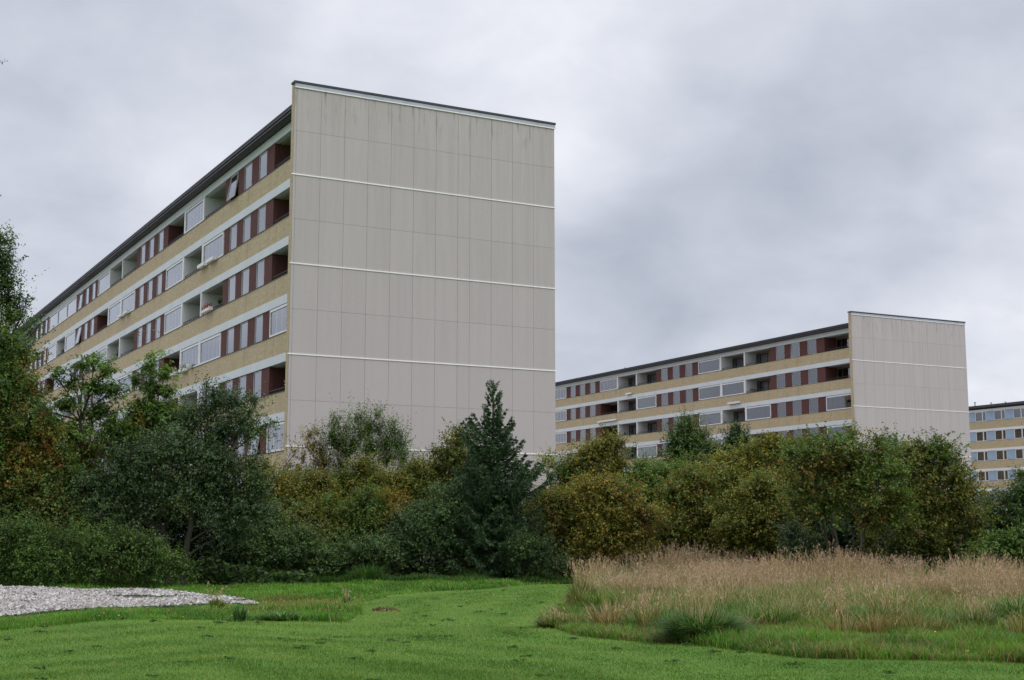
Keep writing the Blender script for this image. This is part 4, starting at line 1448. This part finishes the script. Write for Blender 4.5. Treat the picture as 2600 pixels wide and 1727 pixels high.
# leaf base colours
OLIVE = (0.135, 0.15, 0.03); OLIVE2 = (0.205, 0.195, 0.038); YEL = (0.36, 0.28, 0.05); GOLD = (0.33, 0.22, 0.045)
GREEN = (0.098, 0.175, 0.038); GREEN2 = (0.15, 0.24, 0.052); BRIGHT = (0.18, 0.31, 0.06); DARK = (0.045, 0.074, 0.031)
DARK2 = (0.072, 0.126, 0.041); BLUEG = (0.092, 0.136, 0.072); RUST = (0.23, 0.115, 0.035); RED = (0.26, 0.06, 0.03); BRN = (0.19, 0.12, 0.042)
LIME = (0.24, 0.31, 0.04); PURP = (0.075, 0.055, 0.045)


def shrub(label, D, lobes, cols, wts=None, **k):
    k.setdefault('trunk', .05); k.setdefault('stems', 4); k.setdefault('bark', 'bark_d')
    lobes = list(lobes) + [(lb[0], lb[1] + 38, lb[2] * .95) for lb in lobes if 1240 > lb[1] > 1190]
    return tree('shrub', label, 'shrub', D, lobes, cols, wts, **k)


# --- left side
tree('poplar_tree', 'tall upright green poplar cut off by the left edge, rising beside the slab roof', 'tree', 46,
     [(-40, 640, 60, 1.3), (-10, 600, 42, 1.3), (5, 560, 26, 1.2), (25, 655, 22), (45, 690, 17), (60, 697, 9), (-30, 760, 80, 1.2), (30, 740, 30), (88, 752, 14, .7), (70, 765, 16),
      (-30, 880, 90), (20, 840, 50), (-110, 680, 70), (-120, 820, 90), (-20, 980, 90), (15, 700, 42), (10, 660, 36), (0, 620, 34), (8, 600, 24), (40, 725, 26), (-10, 800, 70)],
     [DARK, DARK2, GREEN, GREEN2, BRIGHT], [1.5, 3, 4, 1.6, .4], leaf=.12, dens=85, grow=.92, trunk=.16, base=(at(-70, 1200, 46).x, 46), up=.9, bark='bark', spray=(.25, .6), shell=.3)
tree('birch_tree', 'bare hanging twigs of a tree outside the left edge, high against the sky', 'tree', 23,
     [(-118, 80, 62, 1.0), (-170, 150, 90, 1.2), (-170, 320, 90, 1.4), (-190, 520, 100, 1.4)], [DARK2, GREEN, OLIVE], leaf=.055, dens=120, trunk=.13, base=(-10.6, 23), droop=.3, spray=(.3, .6), nleaf=12, shell=.2)
tree('maple_tree', 'olive and rust coloured autumn tree at the left edge, in front of the poplar', 'tree', 43.5,
     [(20, 800, 45), (60, 835, 32), (10, 880, 65), (70, 900, 40), (-40, 960, 90), (40, 990, 75), (100, 1010, 55), (20, 1090, 90), (110, 1095, 60), (-60, 1130, 90), (60, 1160, 70),
      (140, 1060, 40), (150, 1130, 50), (-80, 820, 70)],
     [DARK2, GREEN, OLIVE, OLIVE2, YEL, RUST, RED], [2, 3.4, 3, 1.6, .6, 1.2, .3], leaf=.12, dens=150, trunk=.13, patch=.9, grow=.98)
# pinnate-leaved saplings reaching above the thicket
tree('sumac_tree', 'bright green tree with drooping compound leaves, left one of two before the facade', 'tree', 45,
     [(215, 835, 27, .8), (190, 850, 22), (245, 860, 30), (130, 868, 24, .6), (165, 885, 25), (210, 900, 42), (260, 905, 35), (150, 940, 40), (225, 960, 55), (270, 1000, 50), (170, 1010, 50), (120, 985, 40), (80, 940, 35)],
     [DARK2, GREEN, GREEN2, BRIGHT], [1.2, 3, 3, 2.2], leaf=.19, asp=.36, dens=70, grow=.92, tuft=.5, trunk=.10, spray=(.45, .8), droop=.55, nleaf=12, up=1.0, group='trees with compound leaves before the facade', shell=.25)
tree('sumac_tree', 'bright green tree with drooping compound leaves, right one of two, below flower boxes', 'tree', 46,
     [(350, 828, 20, .9), (345, 855, 30), (380, 868, 26), (315, 880, 25, .7), (350, 900, 40), (385, 910, 30), (330, 945, 45), (372, 960, 42), (300, 985, 45), (345, 1010, 55), (395, 1000, 35)],
     [DARK2, GREEN, GREEN2, BRIGHT], [1, 3, 3, 2.6], leaf=.19, asp=.36, dens=70, grow=.92, tuft=.5, trunk=.10, spray=(.45, .8), droop=.55, nleaf=12, up=1.0, group='trees with compound leaves before the facade', shell=.25)
tree('crabapple_tree', 'large dark spreading tree with a forked trunk in black shade, left of the gable', 'tree', 43,
     [(500, 918, 30), (540, 935, 34), (585, 925, 20, .6), (480, 950, 36), (475, 890, 10, 2.2), (440, 975, 38), (560, 985, 42), (610, 985, 20, .5), (500, 1000, 50), (400, 1020, 48), (350, 1050, 50), (430, 1060, 58), (510, 1070, 58), (300, 1080, 52),
      (250, 1120, 50), (330, 1130, 60), (400, 1130, 58), (470, 1130, 50), (540, 1130, 55), (575, 1075, 38), (230, 1170, 45), (300, 1190, 45), (570, 1180, 48), (520, 1190, 34), (190, 1130, 35), (600, 1130, 30), (545, 1225, 38), (250, 1215, 40)],
     [DARK, DARK2, BLUEG, GREEN, PURP, OLIVE], [3, 3.5, 3, 2, 1, .5], leaf=.095, dens=190, trunk=.15, stems=2, base=(at(403, 1280, 43).x, 43), grow=1.06, material='leafdark', bark='bark_d', spread=.12, up=.15)
shrub('olive and yellow shrub crown showing between the compound leaved trees and the large dark tree', 46.5,
      [(330, 985, 45), (390, 975, 35), (440, 960, 24), (290, 1030, 50), (210, 1050, 60), (120, 1070, 60), (370, 1000, 50), (160, 1150, 70), (60, 1200, 70)], [GREEN, OLIVE, OLIVE2, YEL], [2, 4, 3, 1], leaf=.12, dens=140, patch=1.2)
shrub('low bright green bramble bank at the left edge behind the gravel', 40.5,
      [(-90, 1300, 60), (-30, 1335, 30), (-30, 1260, 60), (50, 1245, 58), (130, 1262, 55), (-20, 1310, 45), (70, 1310, 45), (150, 1300, 45)],
      [GREEN, GREEN2, DARK2, DARK, OLIVE], [3, 1.6, 2.5, 1, 1.2], leaf=.085, dens=210, trunk=.02, up=.2)
shrub('low green bramble bank behind the gravel, in front of the large dark tree', 40.8,
      [(215, 1275, 50), (290, 1270, 45), (350, 1268, 40), (240, 1310, 40), (330, 1305, 38), (395, 1300, 32), (430, 1320, 22)],
      [GREEN, GREEN2, DARK2, DARK, OLIVE], [3, 1.6, 2.5, 1, 1.2], leaf=.085, dens=210, trunk=.02, up=.2)
shrub('rust flecked green shrub at the left edge below the autumn tree', 43,
      [(-20, 1190, 60), (50, 1180, 50), (120, 1195, 50), (180, 1225, 40), (90, 1130, 50)], [GREEN, OLIVE, DARK2, RUST, GREEN2], [3, 3, 2, 1, 2], leaf=.11, dens=150)
shrub('dark undergrowth filling the black shade behind the forked trunk', 46.5,
      [(330, 1240, 60), (450, 1230, 60), (540, 1250, 55), (390, 1290, 45), (480, 1300, 40), (240, 1260, 60), (430, 1170, 70)], [DARK, DARK2], leaf=.12, dens=130, material='leafdark')
# --- between the dark tree and the spruce
shrub('dense dark green shrub at the grass edge, right of the forked trunk', 46.5,
      [(620, 1210, 48), (575, 1270, 42), (640, 1275, 50), (700, 1250, 45), (700, 1300, 32), (600, 1312, 26), (655, 1318, 24), (740, 1300, 30), (530, 1300, 28)],
      [DARK, DARK2, GREEN, BLUEG, GREEN2], [2, 4, 3, 1.5, 1], leaf=.09, dens=190, trunk=.03, material='leafdark')
shrub('olive shrub with yellow leaves in front of the lowest corner of the brick end wall', 51,
      [(640, 1130, 45), (600, 1170, 45), (690, 1150, 45), (660, 1200, 45), (590, 1120, 26), (740, 1120, 30), (610, 1080, 16)], [OLIVE, OLIVE2, YEL, GREEN, RUST], [3, 3, 1.5, 2, .8], leaf=.11, dens=150, patch=.9)
shrub('golden and rust coloured shrub low in the middle of the thicket below the gable', 48.5,
      [(790, 1210, 50), (740, 1190, 42), (830, 1170, 42), (760, 1250, 42), (830, 1245, 45), (870, 1205, 40), (780, 1295, 28), (900, 1160, 36), (700, 1190, 34)], [GREEN, OLIVE, OLIVE2, YEL, GOLD, RUST], [2.4, 3.2, 2.4, .9, .6, 1.1], leaf=.11, dens=160, patch=.6)
shrub('loose olive green shrub crown along the lower edge of the gable', 52,
      [(800, 1120, 42), (860, 1110, 40), (920, 1120, 42), (890, 1160, 45), (960, 1100, 35), (760, 1150, 36), (980, 1140, 40), (830, 1080, 26)], [GREEN, OLIVE, OLIVE2, GREEN2, YEL], [3, 3, 2, 1.5, .8], leaf=.11, dens=140, patch=.9)
tree('willow_tree', 'upright airy green tree with slender shoots standing out against the gable', 'tree', 54,
     [(770, 985, 15, 1.3), (765, 1020, 24), (800, 1000, 14, 1.4), (828, 975, 15, 1.6), (832, 1010, 26), (870, 965, 12, 1.6), (876, 1000, 22), (905, 1000, 18, 1.4), (915, 1030, 26), (850, 1045, 34), (800, 1050, 30), (890, 1065, 34),
      (930, 1060, 24), (740, 1050, 20), (840, 1090, 36), (790, 1090, 30), (850, 1000, 22), (890, 1030, 24), (780, 1030, 26), (815, 1035, 26), (745, 1080, 26), (945, 1090, 28)],
     [GREEN, GREEN2, DARK2, OLIVE], [4, 3, 2, .8], leaf=.12, asp=.42, dens=95, trunk=.035, stems=7, spray=(.4, .9), up=1.3, spread=.35, shell=.1)
tree('sapling', 'thin sapling with sparse brownish yellow leaves against the left side of the gable', 'tree', 53.5,
     [(712, 1010, 16, 1.2), (735, 1000, 14), (720, 1035, 22), (700, 1060, 22), (735, 1065, 22), (680, 1045, 12), (690, 1095, 22), (728, 1100, 24), (668, 1078, 12)], [OLIVE2, YEL, BRN, RUST], [3, 2, 2, 1], leaf=.11, dens=45, trunk=.03, stems=4, up=.8, shell=.1)
shrub('rounded blue green shrub just left of the spruce, down to the grass', 48,
      [(1000, 1200, 60), (945, 1220, 48), (1030, 1150, 36), (970, 1260, 48), (1035, 1255, 48), (900, 1270, 42), (950, 1300, 30), (1020, 1300, 30), (860, 1305, 26), (1080, 1290, 26)],
      [BLUEG, DARK2, GREEN, DARK], [3, 3, 2, 1], leaf=.09, dens=190, trunk=.03, material='leafdark')
shrub('dark green shrub in the middle of the grass edge, below the golden shrub', 47,
      [(830, 1290, 40), (780, 1300, 34), (870, 1280, 36), (740, 1290, 34), (900, 1305, 30)], [DARK, DARK2, GREEN, BLUEG], [1, 3, 3, 1], leaf=.09, dens=190, trunk=.03, material='leafdark')
tree('maple_tree', 'yellow green tree leaning out left from behind the spruce', 'tree', 52.5,
     [(1065, 1005, 24), (1050, 1025, 26), (1020, 1050, 25, .7), (1000, 1045, 12), (1065, 1060, 35), (1025, 1085, 32), (1060, 1110, 40), (1000, 1100, 24), (1075, 1160, 40)], [GREEN, OLIVE, OLIVE2, YEL, LIME], [2, 3, 3, 1.2, 1], leaf=.12, dens=110, trunk=.07, up=.5, patch=.7)

# --- right of the spruce
tree('sapling', 'thin sapling with a few yellow green leaves at the right edge of the gable', 'tree', 52,
     [(1262, 1060, 14, 1.3), (1272, 1075, 14), (1250, 1085, 12), (1265, 1100, 12)], [OLIVE2, LIME, YEL], leaf=.12, dens=55, trunk=.025, stems=1, up=.5, shell=.1)
tree('hazel_tree', 'olive yellow rounded tree right of the big gable, before the second slab block', 'tree', 52,
     [(1400, 1045, 34), (1425, 1030, 14, 1.6), (1370, 1055, 34), (1335, 1075, 34), (1310, 1095, 28), (1395, 1095, 45), (1345, 1120, 45), (1300, 1130, 30), (1420, 1075, 22)], [OLIVE, OLIVE2, YEL, GREEN], [3, 3, 1.2, 2], leaf=.12, dens=130, trunk=.08, stems=3, up=.5)
shrub('olive brown shrub rising beside the lower branches of the spruce', 49.5,
      [(1290, 1170, 50), (1260, 1220, 45), (1330, 1215, 50), (1300, 1265, 40), (1350, 1160, 45), (1250, 1150, 22)], [OLIVE, BRN, OLIVE2, GREEN, YEL], [3, 1.6, 2.5, 2, .6], leaf=.11, dens=150, patch=.9)
shrub('low blue green weedy shrub under the right side of the spruce', 46,
      [(1210, 1255, 26), (1250, 1270, 26), (1200, 1290, 24), (1270, 1300, 20), (1235, 1305, 18)], [BLUEG, DARK2, GREEN], leaf=.10, dens=150, trunk=.02)
shrub('yellow and brown shrub above the left end of the dry grass', 47.5,
      [(1400, 1200, 52), (1420, 1140, 44), (1370, 1130, 40), (1370, 1255, 42), (1440, 1245, 46), (1410, 1290, 34), (1470, 1190, 42), (1340, 1295, 28), (1480, 1285, 34)], [OLIVE, OLIVE2, YEL, GOLD, GREEN, BRN], [3, 3, 1.3, .8, 1.5, 1.3], leaf=.11, dens=155, patch=.9)
shrub('green shrub crown with light tips in the middle of the right hand thicket', 51,
      [(1480, 1095, 36), (1520, 1110, 42), (1470, 1130, 40), (1560, 1100, 34), (1530, 1150, 45), (1450, 1160, 40)], [GREEN, GREEN2, OLIVE, BRIGHT], [3, 3, 2, .8], leaf=.11, dens=150)
shrub('red flecked olive shrub in the middle of the right hand thicket', 48.5,
      [(1620, 1140, 44), (1580, 1170, 45), (1650, 1190, 50), (1600, 1225, 48), (1550, 1225, 42), (1690, 1160, 36), (1520, 1270, 36), (1580, 1280, 34), (1640, 1270, 36), (1600, 1105, 30), (1560, 1140, 38), (1680, 1110, 30)], [OLIVE, OLIVE2, GREEN, RUST, RED, YEL], [3, 2.5, 2.5, 1.2, .3, .8], leaf=.11, dens=160, patch=.8)
shrub('large olive and brown shrub sloping down to the right onto the dry grass', 47,
      [(1740, 1140, 45), (1710, 1200, 50), (1770, 1190, 48), (1740, 1250, 46), (1800, 1240, 44), (1690, 1265, 38), (1830, 1280, 34), (1780, 1290, 30), (1850, 1310, 22), (1760, 1110, 30), (1800, 1170, 36), (1830, 1220, 34)], [OLIVE, OLIVE2, GREEN, YEL, RUST, BRN], [3.4, 3, 2.4, 1, .9, .8], leaf=.11, dens=160, patch=.8)
tree('hornbeam_tree', 'dense dark green tree with a pointed top before the middle of the second slab', 'tree', 62,
     [(1582, 985, 16, 1.7), (1575, 1015, 32), (1600, 1020, 34), (1560, 1045, 32), (1620, 1050, 36), (1590, 1075, 42), (1640, 1080, 30), (1545, 1075, 22)], [DARK, DARK2, GREEN, OLIVE], [2, 3, 2.6, .7], leaf=.12, dens=170, trunk=.11, up=.8, material='leafdark')
tree('hornbeam_tree', 'smaller dark tree top showing over the thicket, right of the pointed dark tree', 'tree', 62,
     [(1700, 998, 14, 1.2), (1695, 1020, 24), (1720, 1030, 20), (1690, 1055, 34), (1730, 1065, 34)], [DARK, DARK2, GREEN], leaf=.12, dens=150, trunk=.09, up=.8, material='leafdark')
tree('maple_tree', 'yellow green tree in front of the lowest visible storey of the second slab', 'tree', 50,
     [(1720, 1050, 32), (1690, 1070, 28), (1760, 1030, 30), (1800, 1020, 26), (1870, 1030, 30), (1660, 1085, 30), (1770, 1075, 42), (1720, 1100, 36), (1840, 1025, 26), (1820, 1070, 42), (1780, 1120, 36), (1850, 1120, 40)], [GREEN, OLIVE, OLIVE2, YEL, LIME], [2, 3, 3, 1.5, 1], leaf=.12, dens=130, trunk=.09, up=.5, patch=1.0, dy=8)
tree('ash_tree', 'large green tree with several bare slender stems under its crown, before the second gable', 'tree', 43,
     [(1880, 1035, 34), (1930, 1025, 36), (1980, 1040, 38), (2030, 1030, 30), (1970, 1005, 14), (1850, 1060, 36), (1910, 1080, 48), (1980, 1095, 52), (2050, 1080, 44), (1860, 1120, 42), (1930, 1135, 45), (2010, 1145, 48), (2070, 1135, 40),
      (1900, 1165, 34), (2050, 1180, 42), (2090, 1210, 26), (1840, 1160, 26), (2000, 1185, 30), (1820, 1030, 20), (1875, 1000, 9, 1.8), (1930, 990, 9, 1.7), (1965, 985, 8, 2), (2025, 1000, 9, 1.6), (2065, 1015, 12, 1.4), (1905, 995, 10, 1.4)],
     [GREEN, GREEN2, OLIVE, DARK2, YEL, RUST], [4, 1.6, 3, 1.4, .5, .25], leaf=.12, dens=135, grow=1.0, dy=14, trunk=.045, stems=6, base=(at(1945, 1280, 43).x, 43), up=.4, patch=1.1, spread=.25)
tree('whitebeam_tree', 'broad olive green tree with rusty leaf tips, right of the multi stemmed tree', 'tree', 44.5,
     [(2100, 1045, 30), (2090, 1025, 10, 1.5), (2140, 1040, 32), (2170, 1025, 12, 1.5), (2180, 1055, 32), (2205, 1068, 18), (2160, 1003, 8, 1.9), (2120, 1010, 8, 1.8), (2210, 1035, 8, 1.8), (2185, 1020, 9, 1.5), (2130, 1085, 45), (2200, 1100, 42), (2225, 1130, 34), (2150, 1140, 48), (2210, 1170, 42), (2140, 1195, 45), (2250, 1180, 20),
      (2200, 1235, 45), (2140, 1250, 42), (2240, 1220, 34), (2070, 1060, 26), (2000, 1235, 20)],
     [GREEN, OLIVE, OLIVE2, DARK2, YEL, RUST], [2.6, 3.2, 2.2, 2, .9, .45], leaf=.12, dens=150, trunk=.10, stems=2, up=.5, patch=1.1, grow=1.06, dy=12)
shrub('dark undergrowth behind the bare slender stems of the multi stemmed tree', 47.5,
      [(1890, 1220, 55), (1960, 1230, 55), (2030, 1240, 50), (1860, 1180, 40), (1920, 1280, 36), (2000, 1280, 36), (2070, 1275, 34), (1980, 1190, 50)], [DARK, DARK2], leaf=.12, dens=130, material='leafdark')
shrub('dark green shrub at the right edge in front of the building with blue panels', 48,
      [(2290, 1190, 36), (2330, 1160, 30), (2355, 1130, 22), (2370, 1180, 45), (2310, 1230, 42), (2270, 1250, 36), (2375, 1110, 26)], [GREEN, DARK2, BLUEG, OLIVE], leaf=.11, dens=160)
shrub('bright green shrub in the lower right corner of the thicket', 42.5,
      [(2360, 1240, 36), (2310, 1270, 34), (2370, 1285, 34), (2255, 1285, 26), (2410, 1260, 40)], [GREEN, GREEN2, BRIGHT, DARK2], [3, 3, .8, 1.5], leaf=.11, dens=170)
shrub('small dark shrub with shiny leaves left of the bare slender stems', 43.5,
      [(1830, 1230, 26), (1860, 1260, 26), (1840, 1290, 24)], [BLUEG, DARK2, GREEN], leaf=.09, dens=150, material='leafdark', trunk=.02)
shrub('low olive shrub reaching the dry grass under the broad olive tree', 44.5,
      [(2090, 1255, 34), (2140, 1275, 30), (2060, 1285, 26), (2190, 1285, 28), (2010, 1295, 20)], [GREEN, OLIVE, DARK2, OLIVE2], [3, 3, 2, 1], leaf=.11, dens=150)
shrub('green shrub just beyond the right edge of the thicket', 47, [(2440, 1180, 60), (2520, 1200, 60), (2480, 1260, 55), (2600, 1230, 60), (2560, 1290, 50)], [GREEN, DARK2, OLIVE], leaf=.13, dens=110)
tree('ash_tree', 'green tree standing beyond the right end of the thicket', 'tree', 50, [(2480, 1090, 60), (2560, 1110, 60), (2640, 1150, 60), (2520, 1160, 60)], [GREEN, OLIVE, DARK2], leaf=.13, dens=110, trunk=.10)
# --- back row closing the gaps
shrub('olive green shrub deep inside the thicket behind the golden shrub', 55,
      [(640, 1150, 55), (740, 1140, 50), (840, 1140, 50), (940, 1150, 50), (690, 1230, 50), (900, 1230, 50), (1000, 1140, 50), (800, 1220, 50)], [OLIVE, GREEN, DARK2], leaf=.14, dens=110)
shrub('green shrub deep inside the thicket behind the spruce', 56,
      [(1060, 1200, 60), (1160, 1200, 60), (1250, 1190, 50), (1110, 1270, 50), (1220, 1260, 50)], [DARK2, GREEN, OLIVE], leaf=.14, dens=110)
shrub('olive shrub deep inside the right hand thicket, behind the yellow and brown shrub', 55,
      [(1340, 1150, 60), (1440, 1140, 60), (1540, 1130, 60), (1640, 1120, 60), (1400, 1240, 50), (1600, 1240, 50), (1500, 1200, 60)], [OLIVE, GREEN, BRN], leaf=.14, dens=110)
shrub('olive shrub deep inside the thicket, left of the multi stemmed tree', 55,
      [(1700, 1110, 50), (1770, 1090, 55), (1850, 1085, 55), (1830, 1170, 60), (1760, 1200, 60), (1900, 1130, 60)], [OLIVE, GREEN, DARK2], leaf=.14, dens=110)
shrub('dark shrub deep inside the thicket behind the broad olive tree', 52,
      [(1960, 1090, 55), (2050, 1075, 50), (2120, 1090, 55), (2090, 1180, 60), (2190, 1190, 60), (2300, 1240, 45), (2040, 1250, 50), (2200, 1270, 50), (1980, 1170, 60)], [DARK2, GREEN, DARK], leaf=.14, dens=110)
shrub('dark green shrub deep inside the left thicket behind the autumn tree', 50,
      [(-40, 1060, 80), (60, 1120, 80), (160, 1160, 80), (20, 1220, 60), (260, 1180, 70), (-120, 1180, 90)], [DARK2, GREEN, OLIVE], leaf=.14, dens=110)


# low ground layer under the thicket
def understorey():
    k = 60000
    x = rng.uniform(-19, 19, k)
    y = rng.uniform(44.5, 55, k)
    far = np.where(x > 3, 46.5, np.where(x < -6.5, 43.5, 47.2))
    keep = y > far
    x, y = x[keep], y[keep]
    hh = .25 + .75 * value_noise(x, y, 1.2, 77)
    z = hh * rng.random(len(x)) ** .8
    c = np.stack([x, y, z], 1)
    me = leaf_mesh('ivy', c, rng.normal(0, 1, c.shape) * [1, 1, .6], .17, pal(len(c), [DARK, DARK2, GREEN, OLIVE], [4, 4, 2, 1], .3), M['leaf'], .7, np.tile([0, -.3, 1.], (len(c), 1)))
    tag(put('ground_cover', me), 'dark leafy ground cover in the shade under the thicket', 'ground cover', kind='stuff')


understorey()


# --- the spruce
def spruce():
    D = 48.0
    top = at(1138, 888, D); bx = top.x
    H = top.z
    root = empty('spruce_tree', (bx, D, -.03))
    tag(root, 'dark blue green conical spruce standing in front of the right part of the gable', 'spruce')
    tb = MB()
    tb.tube([(0, 0, -.1), (.02, 0, H * .4), (-.03, 0, H * .75), (0, 0, H + .02)], [.13, .09, .045, .012], 8)
    g = np.random.default_rng(17)
    r = random.Random(17)
    prof_z = [0, .07, .16, .28, .40, .52, .64, .74, .82, .9, 1.0]
    prof_r = [1.0, 1.4, 1.68, 1.64, 1.4, 1.18, .90, .58, .36, .22, .06]
    A, Bp, Ln = [], [], []      # needle twigs: start, dir, length
    z = .25
    while z < H - .05:
        f = z / H
        R0 = np.interp(f, prof_z, prof_r)
        nb = r.randint(6, 8) if f < .8 else r.randint(4, 6)
        a0 = r.uniform(0, 6.28)
        for k in range(nb):
            a = a0 + 6.28 * k / nb + r.uniform(-.25, .25)
            L = R0 * r.uniform(.6, 1.25)
            zz = z + r.uniform(-.1, .1)
            # a few long limbs that break the outline
            if .66 < f < .76 and math.cos(a) < -.6:
                L *= 1.75
            if .42 < f < .52 and math.cos(a) > .5:
                L *= 1.38
            ndir = Vector((math.cos(a), math.sin(a), 0))
            rise = .45 if f > .7 else (.15 if f > .4 else -.12)
            n = 9
            pts = []
            for i in range(n + 1):
                t = i / n
                pts.append(Vector((0, 0, zz)) + ndir * (L * t) + Vector((0, 0, L * (rise * t - .35 * t * (1 - t) + (.22 * t ** 3)))))
            tb.tube([tuple(p) for p in pts], [.022 * (1 - .08 * i) * (.5 + L / 3) for i in range(n + 1)], 4, cap=False)
            side = Vector((-ndir.y, ndir.x, 0))
            step = .10
            m_ = int(L / step)
            for i in range(1, m_ + 1):
                t = i / m_
                if t < .12:
                    continue
                j = min(int(t * n), n - 1)
                p = pts[j].lerp(pts[j + 1], t * n - j)
                tl = (.50 * (1 - t) + .16) * min(1, L) * r.uniform(.7, 1.2)
                for sg in (-1, 1):
                    dv = (ndir * .75 + side * sg * r.uniform(.6, 1.0) + Vector((0, 0, r.uniform(-.45, .12) - (.25 if f < .5 else 0)))).normalized()
                    A.append(tuple(p)); Bp.append(tuple(dv)); Ln.append(tl)
                if f < .55 and r.random() < .7:
                    A.append(tuple(p)); Bp.append(tuple((Vector((0, 0, -1)) + ndir * .35 + side * r.uniform(-.3, .3)).normalized())); Ln.append(tl * .8)
            A.append(tuple(pts[-2])); Bp.append(tuple((pts[-1] - pts[-2]).normalized())); Ln.append(.28)
        z += .21 if f < .8 else .2
    for k in range(3):
        A.append((0, 0, H - .45 + .15 * k)); Bp.append((.05 * (k - 1), 0, 1)); Ln.append(.35)
    A = np.array(A); Bp = nrm(np.array(Bp)); Ln = np.array(Ln)
    # needles as short thin cards bristling round each twig
    per = 24
    n = len(A)
    t = np.tile((np.arange(per) + .5) / per, n)
    dd = np.repeat(Bp, per, 0)
    c = np.repeat(A, per, 0) + dd * (np.repeat(Ln, per) * t)[:, None]
    rad = nrm(g.normal(0, 1, c.shape) + [0, 0, .4])
    rad = nrm(rad - dd * (rad * dd).sum(1, keepdims=True))
    axis = nrm(rad * .8 + dd)
    c = c + rad * .03
    cols = pal(len(c), [(0.045, 0.092, 0.032), (0.066, 0.126, 0.046), (0.030, 0.062, 0.022), (0.105, 0.165, 0.078), (0.07, 0.05, 0.03)]  , [3, 3, 2, 1.2, .3])
    me = leaf_mesh('foliage', c, axis, .11, cols, M['needle'], .27)
    put('foliage', me, root)
    tb.build('trunk', M['bark_d'], root)


spruce()


# --- weeds along the foot of the thicket
def fringe():
    pts = []
    for (x0, y0), (x1, y1) in (((-60, 1352), (420, 1350)), ((420, 1346), (760, 1328)), ((760, 1326), (1330, 1322)), ((1330, 1316), (2500, 1296))):
        k = int(abs(x1 - x0) * 26)
        t = rng.random(k)
        for tt, u in zip(t, rng.random(k)):
            gx, gy = gnd(x0 + (x1 - x0) * tt, y0 + (y1 - y0) * tt)
            gy = min(gy, 47) - u * 1.6
            pts.append((gx * gy / max(gnd(x0 + (x1 - x0) * tt, y0 + (y1 - y0) * tt)[1], 1), gy))
    p = np.array(pts)
    n = len(p)
    nz = value_noise(p[:, 0], p[:, 1] * .5, .9, 91)
    h_ = (.12 + .55 * nz ** 2) * rng.uniform(.6, 1.3, n)
    col = pal(n, [(0.05, 0.13, 0.025), (0.08, 0.17, 0.035), (0.03, 0.08, 0.02), (0.2, 0.16, 0.06)], [4, 3, 3, .7])
    me, _, _ = blades('weeds', p, h_, .02 + p[:, 1] * .0003, h_ * rng.uniform(.3, 1.0, n), col, M['blade'], 2)
    tag(put('weeds', me), 'ragged weeds and grass along the shaded foot of the thicket', 'weeds', kind='stuff')


fringe()
